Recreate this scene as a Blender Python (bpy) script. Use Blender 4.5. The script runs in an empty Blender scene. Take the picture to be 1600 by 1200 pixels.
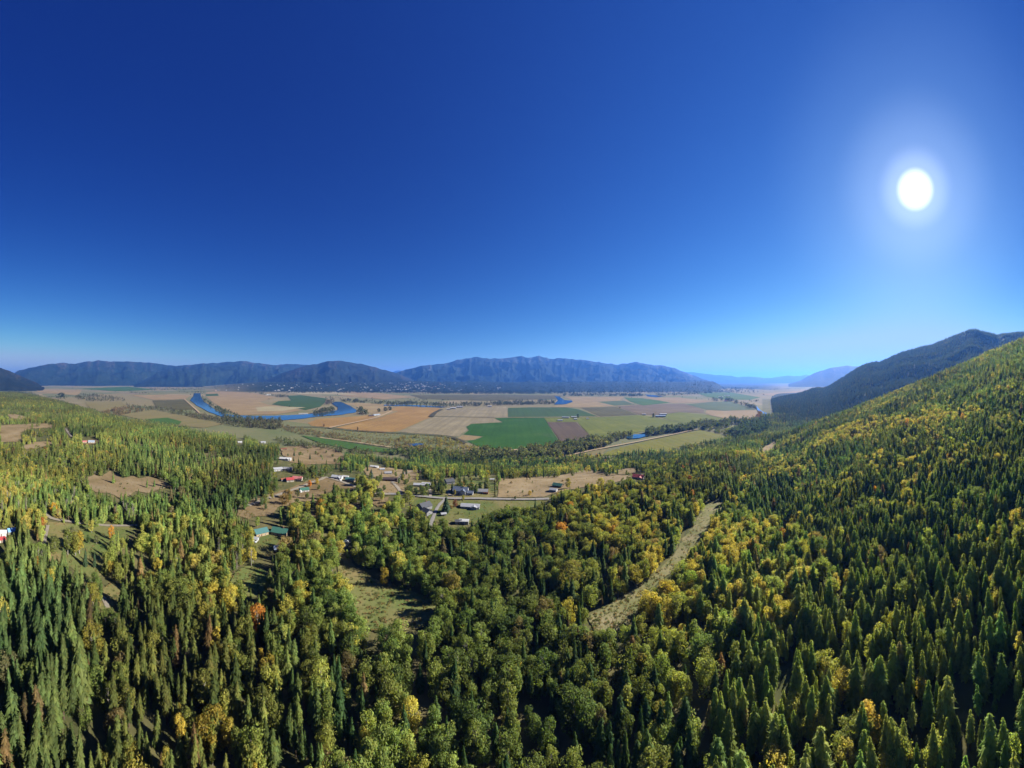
import bpy, math, random
import numpy as np
from mathutils import Vector
from mathutils.geometry import delaunay_2d_cdt

random.seed(7)
rng = np.random.default_rng(11)
scene = bpy.context.scene
col = scene.collection

# ------------------------------------------------------------------ camera, sky, sun, exposure
F = 1600.0 / math.pi          # the photograph is a half-turn cylindrical panorama
HY = 594.0                    # its horizon row
H = 220.0                     # height of the drone above the valley floor
SUN_AZ = (1430 - 800) / F
SUN_EL = math.atan((HY - 297) / F)

cam_d = bpy.data.cameras.new('camera')
cam = bpy.data.objects.new('camera', cam_d)
col.objects.link(cam)
cam.location = (0, 0, H)
cam.rotation_euler = (math.radians(90), 0, 0)
cam_d.type = 'PANO'
cam_d.clip_start = 0.5
cam_d.clip_end = 200000
cc = cam_d if hasattr(cam_d, 'panorama_type') else cam_d.cycles
cc.panorama_type = 'CENTRAL_CYLINDRICAL'
cc.central_cylindrical_range_u_min = -math.pi / 2
cc.central_cylindrical_range_u_max = math.pi / 2
cc.central_cylindrical_range_v_min = -(1200 - HY) / F
cc.central_cylindrical_range_v_max = HY / F
cc.central_cylindrical_radius = 1.0
scene.camera = cam

w = bpy.data.worlds.new('World')
scene.world = w
w.use_nodes = True
nt = w.node_tree
nt.nodes.clear()
SUN_DIR = (math.sin(SUN_AZ) * math.cos(SUN_EL), math.cos(SUN_AZ) * math.cos(SUN_EL), math.sin(SUN_EL))
wo = nt.nodes.new('ShaderNodeOutputWorld')
bg = nt.nodes.new('ShaderNodeBackground')
sky = nt.nodes.new('ShaderNodeTexSky')
sky.sky_type = 'NISHITA'
sky.sun_disc = False
sky.sun_elevation = SUN_EL
sky.sun_rotation = SUN_AZ
sky.altitude = 600
sky.air_density = 1.0
sky.dust_density = 0.25
sky.ozone_density = 1.0
# deeper, clearer mountain-air blue: a contrast curve for each channel of the sky's radiance
sp_ = nt.nodes.new('ShaderNodeSeparateColor'); cb_ = nt.nodes.new('ShaderNodeCombineColor')
nt.links.new(sky.outputs[0], sp_.inputs[0])
for ch, (g_, k_, cap) in enumerate(((2.25, 0.0212, 1.6), (1.76, 0.0625, 2.15), (1.00, 0.345, 2.75))):
    pw = nt.nodes.new('ShaderNodeMath'); pw.operation = 'POWER'; pw.inputs[1].default_value = g_
    ml = nt.nodes.new('ShaderNodeMath'); ml.operation = 'MULTIPLY'; ml.inputs[1].default_value = k_
    mn = nt.nodes.new('ShaderNodeMath'); mn.operation = 'SMOOTH_MIN'; mn.inputs[1].default_value = cap; mn.inputs[2].default_value = 0.9
    nt.links.new(sp_.outputs[ch], pw.inputs[0]); nt.links.new(pw.outputs[0], ml.inputs[0]); nt.links.new(ml.outputs[0], mn.inputs[0])
    nt.links.new(mn.outputs[0], cb_.inputs[ch])
nt.links.new(cb_.outputs[0], bg.inputs['Color'])
bg.inputs['Strength'].default_value = 0.08
# the sun itself with its bright aureole, a fixed direction in the sky
tc = nt.nodes.new('ShaderNodeTexCoord')
dp = nt.nodes.new('ShaderNodeVectorMath'); dp.operation = 'DOT_PRODUCT'
dp.inputs[1].default_value = SUN_DIR
nt.links.new(tc.outputs['Generated'], dp.inputs[0])
ac = nt.nodes.new('ShaderNodeMath'); ac.operation = 'ARCCOSINE'
nt.links.new(dp.outputs['Value'], ac.inputs[0])
mr = nt.nodes.new('ShaderNodeValToRGB')
mr.color_ramp.interpolation = 'EASE'
els = mr.color_ramp.elements
els[0].position = 0.0; els[0].color = (2.4, 2.4, 2.4, 1)
els[1].position = 1.0; els[1].color = (0, 0, 0, 1)
for p, v in ((0.070, (2.6, 2.6, 2.6, 1)), (0.092, (0.24, 0.25, 0.27, 1)), (0.13, (0.08, 0.09, 0.105, 1)), (0.26, (0.025, 0.032, 0.04, 1)), (0.55, (0.006, 0.009, 0.012, 1))):
    e = els.new(p); e.color = v
sc_ = nt.nodes.new('ShaderNodeMath'); sc_.operation = 'MULTIPLY'
sc_.inputs[1].default_value = 1 / math.radians(24)
nt.links.new(ac.outputs[0], sc_.inputs[0])
nt.links.new(sc_.outputs[0], mr.inputs['Fac'])
bg2 = nt.nodes.new('ShaderNodeBackground')
nt.links.new(mr.outputs[0], bg2.inputs['Color'])
ad = nt.nodes.new('ShaderNodeAddShader')
nt.links.new(bg.outputs[0], ad.inputs[0])
nt.links.new(bg2.outputs[0], ad.inputs[1])
nt.links.new(ad.outputs[0], wo.inputs['Surface'])

sun_d = bpy.data.lights.new('sun', 'SUN')
sun_d.energy = 5.0
sun_d.angle = math.radians(0.53)
sun_d.color = (1.0, 0.95, 0.86)
sun = bpy.data.objects.new('sun', sun_d)
col.objects.link(sun)
sun.rotation_euler = (-Vector(SUN_DIR)).to_track_quat('-Z', 'Y').to_euler()
sun.location = (0, 0, 3000)

vs = scene.view_settings
vs.view_transform = 'Standard'
vs.look = 'None'
vs.exposure = 1.78
vs.gamma = 1.0
cy = scene.cycles
cy.max_bounces = 7
cy.diffuse_bounces = 4
cy.glossy_bounces = 2
cy.transmission_bounces = 4
cy.volume_bounces = 0
cy.transparent_max_bounces = 4

# ------------------------------------------------------------------ helpers
def tag(o, label=None, cat=None, group=None, kind=None):
    if label: o['label'] = label
    if cat: o['category'] = cat
    if group: o['group'] = group
    if kind: o['kind'] = kind
    return o

def link(name, me, parent=None):
    o = bpy.data.objects.new(name, me)
    col.objects.link(o)
    if parent: o.parent = parent
    return o

def mesh_np(name, verts, faces, mat=None, smooth=False):
    """verts (n,3) array, faces (m,k) array with k 3 or 4"""
    me = bpy.data.meshes.new(name)
    verts = np.asarray(verts, dtype=np.float32); faces = np.asarray(faces, dtype=np.int32)
    k = faces.shape[1]
    me.vertices.add(len(verts)); me.vertices.foreach_set('co', verts.ravel())
    me.loops.add(faces.size); me.loops.foreach_set('vertex_index', faces.ravel())
    me.polygons.add(len(faces))
    me.polygons.foreach_set('loop_start', np.arange(0, faces.size, k, dtype=np.int32))
    me.polygons.foreach_set('loop_total', np.full(len(faces), k, dtype=np.int32))
    if smooth: me.polygons.foreach_set('use_smooth', np.ones(len(faces), dtype=bool))
    me.update(calc_edges=True)
    if mat: me.materials.append(mat)
    return me

def hash2(ix, iy, seed):
    n = (ix.astype(np.int64) * 374761393 + iy.astype(np.int64) * 668265263 + seed * 982451653) & 0x7fffffff
    n = ((n ^ (n >> 13)) * 1274126177) & 0x7fffffff
    n = n ^ (n >> 16)
    return (n & 0xffff) / 65535.0

def vnoise(x, y, seed=0):
    x = np.asarray(x, float); y = np.asarray(y, float)
    ix = np.floor(x); iy = np.floor(y)
    fx = x - ix; fy = y - iy
    fx = fx * fx * (3 - 2 * fx); fy = fy * fy * (3 - 2 * fy)
    a = hash2(ix, iy, seed); b = hash2(ix + 1, iy, seed)
    c = hash2(ix, iy + 1, seed); d = hash2(ix + 1, iy + 1, seed)
    return (a * (1 - fx) + b * fx) * (1 - fy) + (c * (1 - fx) + d * fx) * fy

def fbm(x, y, seed=0, oct=4):
    s = 0; a = 0.5
    for k in range(oct):
        s = s + a * vnoise(x * 2 ** k, y * 2 ** k, seed + k * 17)
        a *= 0.5
    return s / (1 - 0.5 ** oct)

def smooth(t):
    t = np.clip(t, 0, 1)
    return t * t * (3 - 2 * t)

# ------------------------------------------------------------------ terrain
EDGE_U = [-400, 0, 20, 90, 150, 200, 330, 430, 480, 620, 740, 830, 950, 1040, 1130, 1175, 1200, 1260, 1400, 2000]
EDGE_Y = [611, 611, 611, 624, 640, 652, 671, 688, 698, 712, 716, 722, 716, 706, 690, 668, 664, 680, 690, 690]
EDGE_R = H * F / (np.array(EDGE_Y, float) - HY)
RIDGE_U = [1130, 1200, 1250, 1300, 1350, 1400, 1450, 1500, 1550, 1600, 1750, 2000]
RIDGE_R = [950, 900, 940, 980, 1020, 1060, 1100, 1120, 1150, 1150, 1150, 1150]
RIDGE_Y = [704, 697, 679, 660, 638, 616, 596, 574, 552, 531, 484, 434]
RIDGE_Z = H - (np.array(RIDGE_Y, float) - HY) / F * np.array(RIDGE_R, float)

def ground(u, r):
    """height of the land at azimuth column u (photo pixels) and distance r (metres)"""
    u = np.asarray(u, float); r = np.asarray(r, float)
    edge = np.interp(u, EDGE_U, EDGE_R)
    t = r / edge
    zb = 80 * (1 - smooth((t - 0.42) / 0.53))
    Rr = np.interp(u, RIDGE_U, RIDGE_R); Zr = np.interp(u, RIDGE_U, RIDGE_Z)
    s = np.clip((r - 90) / (Rr - 90), 0, 1)
    zh = 80 + (Zr - 80) * s ** 1.08
    over = np.maximum(r - Rr, 0)
    zh = zh - 0.00045 * over ** 2 * (over < 400) - np.where(over >= 400, 72 + 0.36 * (over - 400), 0)
    wgt = smooth((u - 1110) / 130)
    back = 1 - smooth((u - 1800) / 500)
    z = zb * (1 - wgt) + zh * wgt * back + zb * wgt * (1 - back)
    az = (u - 800) / F
    x = r * np.sin(az); y = r * np.cos(az)
    und = (fbm(x / 170, y / 170, 3) - 0.5) * 13 * smooth(1.0 - (t - 0.75) / 0.25) * smooth((r - 60) / 120)
    rough = (fbm(x / 240 + 7, y / 90, 9) - 0.5) * 34 * wgt * smooth((r - 200) / 400) * (1 - 0.75 * smooth((r - 850) / 250))
    z = z + und * np.where(z > 4, 1, np.clip(z / 4, 0, 1)) + rough
    # foothills that carry the far town and woods
    ft = smooth((u - 300) / 120) * (1 - smooth((u - 1180) / 60))
    zf = 165 * smooth((r - 5900) / 3600) + (fbm(x / 900, y / 900, 5) - 0.5) * 60 * smooth((r - 5900) / 1500)
    z = z + zf * ft * (r > 5000)
    return np.maximum(z, 0)

def place(u, y):
    """pixel of the photograph -> (x, y, z, r) on the land"""
    tan = (y - HY) / F
    rr = np.geomspace(60, 44000, 5000)
    zz = ground(np.full_like(rr, u), rr)
    hit = np.nonzero(H - tan * rr <= zz)[0]
    i = hit[0] if len(hit) else len(rr) - 1
    r = rr[i]
    az = (u - 800) / F
    return Vector((r * math.sin(az), r * math.cos(az), float(zz[i]))), r

def xy2ur(x, y):
    return 800 + F * np.arctan2(x, y), np.hypot(x, y)

def zat(x, y):
    u, r = xy2ur(x, y)
    return float(ground(u, r))

# ------------------------------------------------------------------ materials
def new_mat(name, rough=0.9, spec=0.2):
    m = bpy.data.materials.new(name); m.use_nodes = True
    b = m.node_tree.nodes['Principled BSDF']
    b.inputs['Roughness'].default_value = rough
    b.inputs['Specular IOR Level'].default_value = spec
    return m, m.node_tree, b

def N(t, kind, **kw):
    n = t.nodes.new(kind)
    for k, v in kw.items(): setattr(n, k, v)
    return n

def ramp(t, src, stops, interp='LINEAR'):
    r = N(t, 'ShaderNodeValToRGB'); r.color_ramp.interpolation = interp
    e = r.color_ramp.elements
    while len(e) < len(stops): e.new(0.5)
    for k, (p, c) in enumerate(stops):
        e[k].position = p; e[k].color = (*c, 1)
    t.links.new(src, r.inputs['Fac'])
    return r.outputs[0]

def noise(t, scale, detail=4, vec=None, rough=0.55):
    n = N(t, 'ShaderNodeTexNoise')
    n.inputs['Scale'].default_value = scale; n.inputs['Detail'].default_value = detail
    n.inputs['Roughness'].default_value = rough
    if vec is not None: t.links.new(vec, n.inputs['Vector'])
    return n.outputs['Fac']

def mix(t, a, b, fac, mode='MIX'):
    m = N(t, 'ShaderNodeMix', data_type='RGBA', blend_type=mode)
    for sock, v in ((m.inputs['Factor'], fac), (m.inputs['A'], a), (m.inputs['B'], b)):
        if hasattr(v, 'is_linked') or hasattr(v, 'node'): t.links.new(v, sock)
        elif isinstance(v, tuple): sock.default_value = (*v, 1)
        else: sock.default_value = v
    return m.outputs['Result']

def objco(t, scale=(1, 1, 1), rotz=0):
    tcn = N(t, 'ShaderNodeTexCoord'); mp = N(t, 'ShaderNodeMapping')
    mp.inputs['Scale'].default_value = scale; mp.inputs['Rotation'].default_value = (0, 0, rotz)
    t.links.new(tcn.outputs['Object'], mp.inputs['Vector'])
    return mp.outputs[0]

K = 0.555      # scales ground, paint and stone base colours down to balance the exposure
def plain(name, c, rough=0.7, spec=0.3, var=0.12, scale=0.8):
    c = tuple(x * K for x in c)
    m, t, b = new_mat(name, rough, spec)
    f = noise(t, scale, 4, objco(t))
    lo = tuple(x * (1 - var) for x in c); hi = tuple(min(1, x * (1 + var)) for x in c)
    t.links.new(ramp(t, f, [(0.3, lo), (0.7, hi)]), b.inputs['Base Color'])
    return m

def field_mat(name, a, b_, rows=0.0, rot=0.0, stripe=0.35, patch=1.0):
    """crop land: broad patches, tramlines along the rows, fine grain"""
    m, t, b = new_mat(name, 0.95, 0.05)
    a = tuple(x * K * q_ for x, q_ in zip(a, (1.0, 1.0, 0.78))); b_ = tuple(x * K * q_ for x, q_ in zip(b_, (1.0, 1.0, 0.78)))
    stripe *= 1.6
    big = noise(t, 0.006 * patch, 5, objco(t))
    c = ramp(t, big, [(0.3, tuple(x * 0.86 for x in a)), (0.5, a), (0.7, b_)])
    c = mix(t, c, (0.10, 0.105, 0.055), ramp(t, noise(t, 0.0022, 7, objco(t), 0.7), [(0.56, (0, 0, 0)), (0.74, (0.42,) * 3)]))
    st = noise(t, 1.0, 3, objco(t, (0.055, 0.0012, 1), rot))
    dark = tuple(x * 0.72 for x in a)
    f = ramp(t, st, [(0.42, (0, 0, 0)), (0.62, (stripe,) * 3)])
    c = mix(t, c, dark, f)
    fine = noise(t, 0.09, 4, objco(t))
    c = mix(t, c, tuple(min(1, x * 1.25) for x in b_), ramp(t, fine, [(0.5, (0, 0, 0)), (0.75, (0.5,) * 3)]))
    t.links.new(c, b.inputs['Base Color'])
    return m

# ground: forest floor on the slopes, patchwork pasture in the valley, dark woods on the foothills
def ground_mat():
    m, t, b = new_mat('ground', 0.95, 0.05)
    v = objco(t)
    n1 = noise(t, 0.012, 6, v); n2 = noise(t, 0.12, 5, v)
    forest = ramp(t, n1, [(0.3, (0.035, 0.042, 0.016)), (0.5, (0.06, 0.06, 0.024)), (0.7, (0.10, 0.085, 0.04))])
    forest = mix(t, forest, (0.13, 0.11, 0.045), ramp(t, n2, [(0.5, (0, 0, 0)), (0.7, (0.7,) * 3)]))
    # valley pasture: long parcels
    vo = N(t, 'ShaderNodeTexVoronoi'); vo.inputs['Scale'].default_value = 1.0
    wv = N(t, 'ShaderNodeVectorMath', operation='ADD')
    nz = N(t, 'ShaderNodeTexNoise'); nz.inputs['Scale'].default_value = 0.0012
    t.links.new(v, nz.inputs['Vector'])
    sc3 = N(t, 'ShaderNodeVectorMath', operation='SCALE'); sc3.inputs['Scale'].default_value = 0.5
    t.links.new(nz.outputs['Color'], sc3.inputs[0])
    t.links.new(objco(t, (0.0011, 0.0016, 0.001), 0.5), wv.inputs[0]); t.links.new(sc3.outputs[0], wv.inputs[1])
    t.links.new(wv.outputs[0], vo.inputs['Vector'])
    sp = N(t, 'ShaderNodeSeparateColor'); t.links.new(vo.outputs['Color'], sp.inputs[0])
    past = ramp(t, sp.outputs[0], [(0.0, (0.23, 0.18, 0.10)), (0.2, (0.16, 0.16, 0.075)), (0.4, (0.30, 0.23, 0.14)),
                                   (0.55, (0.12, 0.15, 0.06)), (0.7, (0.25, 0.20, 0.12)), (0.85, (0.10, 0.13, 0.065)), (0.95, (0.20, 0.15, 0.11))], 'CONSTANT')
    past = mix(t, mix(t, past, (K, K, K), 1.0, 'MULTIPLY'), (0.115, 0.105, 0.055), ramp(t, noise(t, 0.004, 6, v), [(0.35, (0.15,) * 3), (0.65, (0.85,) * 3)]))
    past = mix(t, past, (0.07, 0.075, 0.035), ramp(t, noise(t, 0.03, 5, v), [(0.56, (0, 0, 0)), (0.7, (0.55,) * 3)]))
    at = N(t, 'ShaderNodeAttribute', attribute_name='valley')
    c = mix(t, forest, past, at.outputs['Fac'])
    wood = ramp(t, noise(t, 0.006, 6, v, 0.7), [(0.38, (0.007, 0.013, 0.008)), (0.62, (0.014, 0.021, 0.011)), (0.70, (0.06, 0.055, 0.035)), (0.78, (0.13, 0.11, 0.075))])
    at2 = N(t, 'ShaderNodeAttribute', attribute_name='foothill')
    c = mix(t, c, wood, at2.outputs['Fac'])
    t.links.new(c, b.inputs['Base Color'])
    bp = N(t, 'ShaderNodeBump'); bp.inputs['Strength'].default_value = 0.5; bp.inputs['Distance'].default_value = 1.0
    t.links.new(n2, bp.inputs['Height']); t.links.new(bp.outputs[0], b.inputs['Normal'])
    return m

def build_ground():
    us = np.concatenate([np.linspace(-800, -60, 60, endpoint=False), np.linspace(-60, 1660, 861), np.linspace(1660, 2400, 60)[1:]])
    rs = np.concatenate([np.linspace(0.5, 60, 8, endpoint=False), np.geomspace(60, 1400, 210, endpoint=False), np.geomspace(1400, 12000, 90, endpoint=False), np.geomspace(12000, 44000, 16)])
    U, R = np.meshgrid(us, rs, indexing='ij')
    Z = ground(U, R)
    A = (U - 800) / F
    V = np.stack([R * np.sin(A), R * np.cos(A), Z], -1).reshape(-1, 3)
    nu, nr = U.shape
    i = np.arange(nu - 1)[:, None] * nr + np.arange(nr - 1)[None, :]
    q = np.stack([i, i + nr, i + nr + 1, i + 1], -1).reshape(-1, 4)[:, ::-1]
    me = mesh_np('ground', V, q, ground_mat(), True)
    edge = np.interp(U, EDGE_U, EDGE_R)
    val = smooth((R / edge - 0.86) / 0.1)
    val = np.where(U > 1190, smooth((R - 3600) / 400), val)
    at = me.attributes.new('valley', 'FLOAT', 'POINT'); at.data.foreach_set('value', val.ravel().astype(np.float32))
    ft = smooth((U - 300) / 120) * (1 - smooth((U - 1180) / 60)) * smooth((R - 5700) / 700)
    at = me.attributes.new('foothill', 'FLOAT', 'POINT'); at.data.foreach_set('value', ft.ravel().astype(np.float32))
    o = link('ground', me)
    tag(o, 'rolling wooded ground running out to the flat farmed valley floor', 'ground', kind='structure')
build_ground()

# ------------------------------------------------------------------ mountains
def mountain_mat(name, dark, mid, rock, rockamt=0.5, gul=1.0):
    m, t, b = new_mat(name, 0.95, 0.05)
    dark, mid, rock = (tuple(x * K for x in q_) for q_ in (dark, mid, rock))
    v = objco(t)
    n1 = noise(t, 0.0016, 7, v, 0.62); n2 = noise(t, 0.012, 6, v, 0.65)
    c = ramp(t, n1, [(0.32, dark), (0.6, mid)])
    c = mix(t, c, tuple(x * 0.55 for x in dark), ramp(t, n2, [(0.4, (0.8,) * 3), (0.6, (0, 0, 0))]))
    # bare rock and scree in long streaks down the faces
    at = N(t, 'ShaderNodeAttribute', attribute_name='gully')
    k = N(t, 'ShaderNodeMath', operation='MULTIPLY'); t.links.new(at.outputs['Fac'], k.inputs[0]); t.links.new(n2, k.inputs[1])
    c = mix(t, c, rock, ramp(t, k.outputs[0], [(0.30, (0, 0, 0)), (0.50, (rockamt,) * 3)]))
    t.links.new(c, b.inputs['Base Color'])
    bp = N(t, 'ShaderNodeBump'); bp.inputs['Strength'].default_value = 0.8; bp.inputs['Distance'].default_value = 25
    t.links.new(n2, bp.inputs['Height']); t.links.new(bp.outputs[0], b.inputs['Normal'])
    return m

class Mountain:
    def __init__(s, pts, rr, rb, seed, amp=0.22, gscale=1400, shape=1.15, sk=0.5, gs=7.0):
        s.sk = sk; s.gs = gs
        s.pu = np.array([p[0] for p in pts], float); py = np.array([p[1] for p in pts], float)
        s.prr = np.interp(s.pu, [s.pu[0], s.pu[-1]], rr) if isinstance(rr, tuple) else np.full(len(pts), float(rr))
        s.rb = rb; s.seed = seed; s.amp = amp; s.g = gscale; s.shape = shape
        s.pz = H + (HY - py) / F * s.prr
    def ridge(s, u):
        Z = np.interp(u, s.pu, s.pz)
        Z = Z + (fbm(u / 9.0, u * 0 + s.seed, s.seed, 3) - 0.5) * 0.0035 * s.prr.mean() * np.clip(Z / 300, 0, 1)
        wob = (fbm(u / 40.0, u * 0 + 3.3, s.seed + 5, 3) - 0.5) * 0.10
        return Z, np.interp(u, s.pu, s.prr) * (1 + wob)
    def __call__(s, u, t):
        """t 0 front foot, 1 ridge, 2 back foot -> r, z, gully"""
        Z, R = s.ridge(u)
        Z = np.maximum(Z, 0)
        rb = s.rb * (1 + (fbm(u / 30.0, u * 0 + 9, s.seed + 8, 3) - 0.5) * 0.10)
        # spurs come forward and gullies cut back on the way down
        r = rb + (R - rb) * t
        a = (u - 800) / F
        x = r * np.sin(a) / s.g; y = r * np.cos(a) / s.g
        wx = x + 0.9 * (fbm(x * 0.7, y * 0.7, s.seed + 4, 3) - 0.5); wy = y + 0.9 * (fbm(x * 0.7 + 5, y * 0.7, s.seed + 6, 3) - 0.5)
        sp = 1 - np.abs(2 * fbm(wx, wy, s.seed + 1, 5) - 1)
        g = fbm(wx * 2.2, wy * 2.2, s.seed + 2, 4)
        streak = fbm(u / s.gs + 2.2 * (fbm(u / 14, t * 3, s.seed) - .5), t * 1.3, s.seed + 12, 4)
        env = np.clip(3.2 * t * (1.06 - t), 0, 1) * (t < 1)
        z = np.where(t <= 1, Z * np.abs(t) ** s.shape, Z * np.clip(2 - t, 0, 1) ** 1.2)
        z = z + env * Z * s.amp * (2.0 * (sp - 0.72) + 0.5 * (g - 0.5) + s.sk * (streak - 0.5))
        return r, np.maximum(z, -4), np.clip(streak * 1.25 * t ** 0.6, 0, 1)
    def build(s, name, mat, nu, nt_, label, extend=0):
        us = np.linspace(s.pu[0] - extend, s.pu[-1] + extend, nu); ts = np.concatenate([np.linspace(0, 1, nt_), np.linspace(1, 2, 12)[1:]])
        U, T = np.meshgrid(us, ts, indexing='ij')
        Rr, Z, G = s(U, T)
        A = (U - 800) / F
        V = np.stack([Rr * np.sin(A), Rr * np.cos(A), Z - 3], -1).reshape(-1, 3)
        n, k = U.shape
        i = np.arange(n - 1)[:, None] * k + np.arange(k - 1)[None, :]
        q = np.stack([i, i + k, i + k + 1, i + 1], -1).reshape(-1, 4)[:, ::-1]
        me = mesh_np(name, V, q, mat, True)
        at = me.attributes.new('gully', 'FLOAT', 'POINT'); at.data.foreach_set('value', G.ravel().astype(np.float32))
        o = link(name, me)
        tag(o, label, 'mountain', kind='structure')
        return o

m_dark = mountain_mat('mountain_forest_dark', (0.010, 0.020, 0.016), (0.026, 0.034, 0.022), (0.10, 0.065, 0.05), 0.4)
m_rock = mountain_mat('mountain_rocky', (0.009, 0.022, 0.018), (0.020, 0.034, 0.024), (0.17, 0.17, 0.18), 0.5)
m_far = mountain_mat('mountain_far', (0.010, 0.026, 0.020), (0.028, 0.044, 0.028), (0.15, 0.11, 0.09), 0.5)
m_hill = mountain_mat('hill_forest', (0.014, 0.030, 0.014), (0.028, 0.048, 0.020), (0.03, 0.05, 0.02), 0.1)

Mountain([(-120, 560), (-60, 566), (0, 574), (15, 579), (30, 586), (45, 592.5), (58, 598), (70, 607)], 9000, 6500, 3, 0.2, 900).build(
    'hill', m_dark, 90, 26, 'dark wooded hill closing the valley where the plain narrows')
Mountain([(15, 590), (27, 580), (50, 574), (75, 570), (100, 568), (117, 569), (135, 565.5), (157, 563), (175, 565), (190, 566), (220, 565.5), (250, 569), (275, 572), (300, 577), (330, 585)], 17000, 12500, 21, 0.34, 2000).build(
    'mountain', m_far, 240, 40, 'pale blue long range rising beyond the flat far plain')
Mountain([(200, 606), (225, 590), (250, 578), (268, 571.5), (300, 569), (330, 568), (350, 566), (375, 564), (400, 567), (425, 570), (460, 569), (490, 570), (520, 574), (560, 588)], 16500, 10500, 33, 0.34, 1800).build(
    'mountain', m_far, 300, 44, 'blue wooded range with flat crest behind the bare rounded hill')
Mountain([(385, 606), (410, 596), (440, 583), (460, 576), (485, 569.5), (505, 566), (520, 564.5), (540, 564), (562, 567.5), (587, 574), (612, 581), (625, 585), (637, 590), (655, 597), (670, 604)], 11500, 8000, 41, 0.22, 1300).build(
    'hill', m_dark, 280, 50, 'dark rounded wooded hill standing over the far town')
Mountain([(585, 590), (605, 582), (622, 579), (632, 580), (650, 584), (680, 592)], 30000, 25000, 52, 0.2, 3000).build(
    'mountain', m_far, 60, 18, 'faint distant peak in the notch between two mountains')
Mountain([(585, 606), (600, 592), (615, 584), (630, 579), (645, 574.5), (660, 571), (690, 568), (712, 563.5), (728, 560.5), (742, 558), (756, 560.5), (780, 561.5), (800, 559.5), (815, 557), (828, 561), (842, 557.5), (858, 561), (880, 561), (900, 562), (922, 563.5), (940, 567), (965, 570.5), (985, 567.5), (997, 566), (1015, 570), (1040, 572.5), (1055, 576.5), (1070, 582), (1085, 587), (1102, 593), (1125, 600)], (13500, 15500), 10300, 61, 0.36, 1200, 1.2, 0.55, 6.0).build(
    'mountain', m_rock, 620, 70, 'broad craggy mountain with bare rock gullies along its face')
Mountain([(1040, 584), (1060, 583), (1078, 581.5), (1100, 584), (1120, 586), (1140, 586.5), (1152, 589), (1170, 588.5), (1195, 591), (1205, 590), (1230, 587), (1245, 587.5), (1262, 585.5), (1290, 590), (1320, 595)], 30000, 23000, 72, 0.2, 3000).build(
    'mountain', m_far, 150, 24, 'faint low blue range closing the far end of the valley')
Mountain([(1232, 600), (1252, 594), (1262, 588), (1275, 582), (1288, 577.5), (1300, 574), (1320, 571), (1337, 572), (1360, 574), (1400, 580)], 14500, 10500, 83, 0.14, 2000).build(
    'hill', m_far, 110, 30, 'pale blue smooth hill beyond the wooded ridge')
ridge2 = Mountain([(1120, 660), (1160, 640), (1180, 628), (1200, 625), (1225, 619), (1250, 614.5), (1268, 608), (1278, 606), (1286, 607), (1295, 604), (1312, 593), (1337, 577), (1350, 571), (1362, 566.5), (1375, 566), (1412, 550), (1450, 541), (1487, 526), (1505, 521), (1520, 517.5), (1535, 518.5), (1560, 521), (1575, 519.5), (1600, 518.5), (1680, 512), (1760, 520)], 3700, 1450, 94, 0.10, 800, 1.1, 0.1, 20)
ridge2.build('hill', m_hill, 420, 110, 'long dark wooded ridge rising behind the near hillside')

# ------------------------------------------------------------------ valley fields, river, clearings
def px_xy(u, y, z=0.0):
    r = (H - z) * F / (y - HY)
    a = (u - 800) / F
    return (r * math.sin(a), r * math.cos(a))

def jag(pts, n=4, amp=0.25):
    """soften straight polygon edges a little (real field borders are not ruled)"""
    out = []
    for (a, b) in zip(pts, pts[1:] + pts[:1]):
        L = math.hypot(b[0] - a[0], b[1] - a[1])
        k = max(1, int(L / n))
        for i in range(k):
            f = i / k
            j = amp if i else 0
            out.append((a[0] + (b[0] - a[0]) * f + random.uniform(-j, j), a[1] + (b[1] - a[1]) * f + random.uniform(-j, j) * 0.3))
    return out

def flat(name, pts, mat, z, label, cat):
    P = [px_xy(u, y, 0) for u, y in jag(pts, 4, 0.6 if cat in ('river', 'pond') else 0.3)]
    me = bpy.data.meshes.new(name)
    me.from_pydata([(x, y, 0) for x, y in P], [], [tuple(range(len(P)))])
    me.materials.append(mat)
    if me.polygons[0].normal.z < 0: me.flip_normals()
    o = link(name, me); o.location.z = z
    tag(o, label, cat, kind='structure')
    return o

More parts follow.
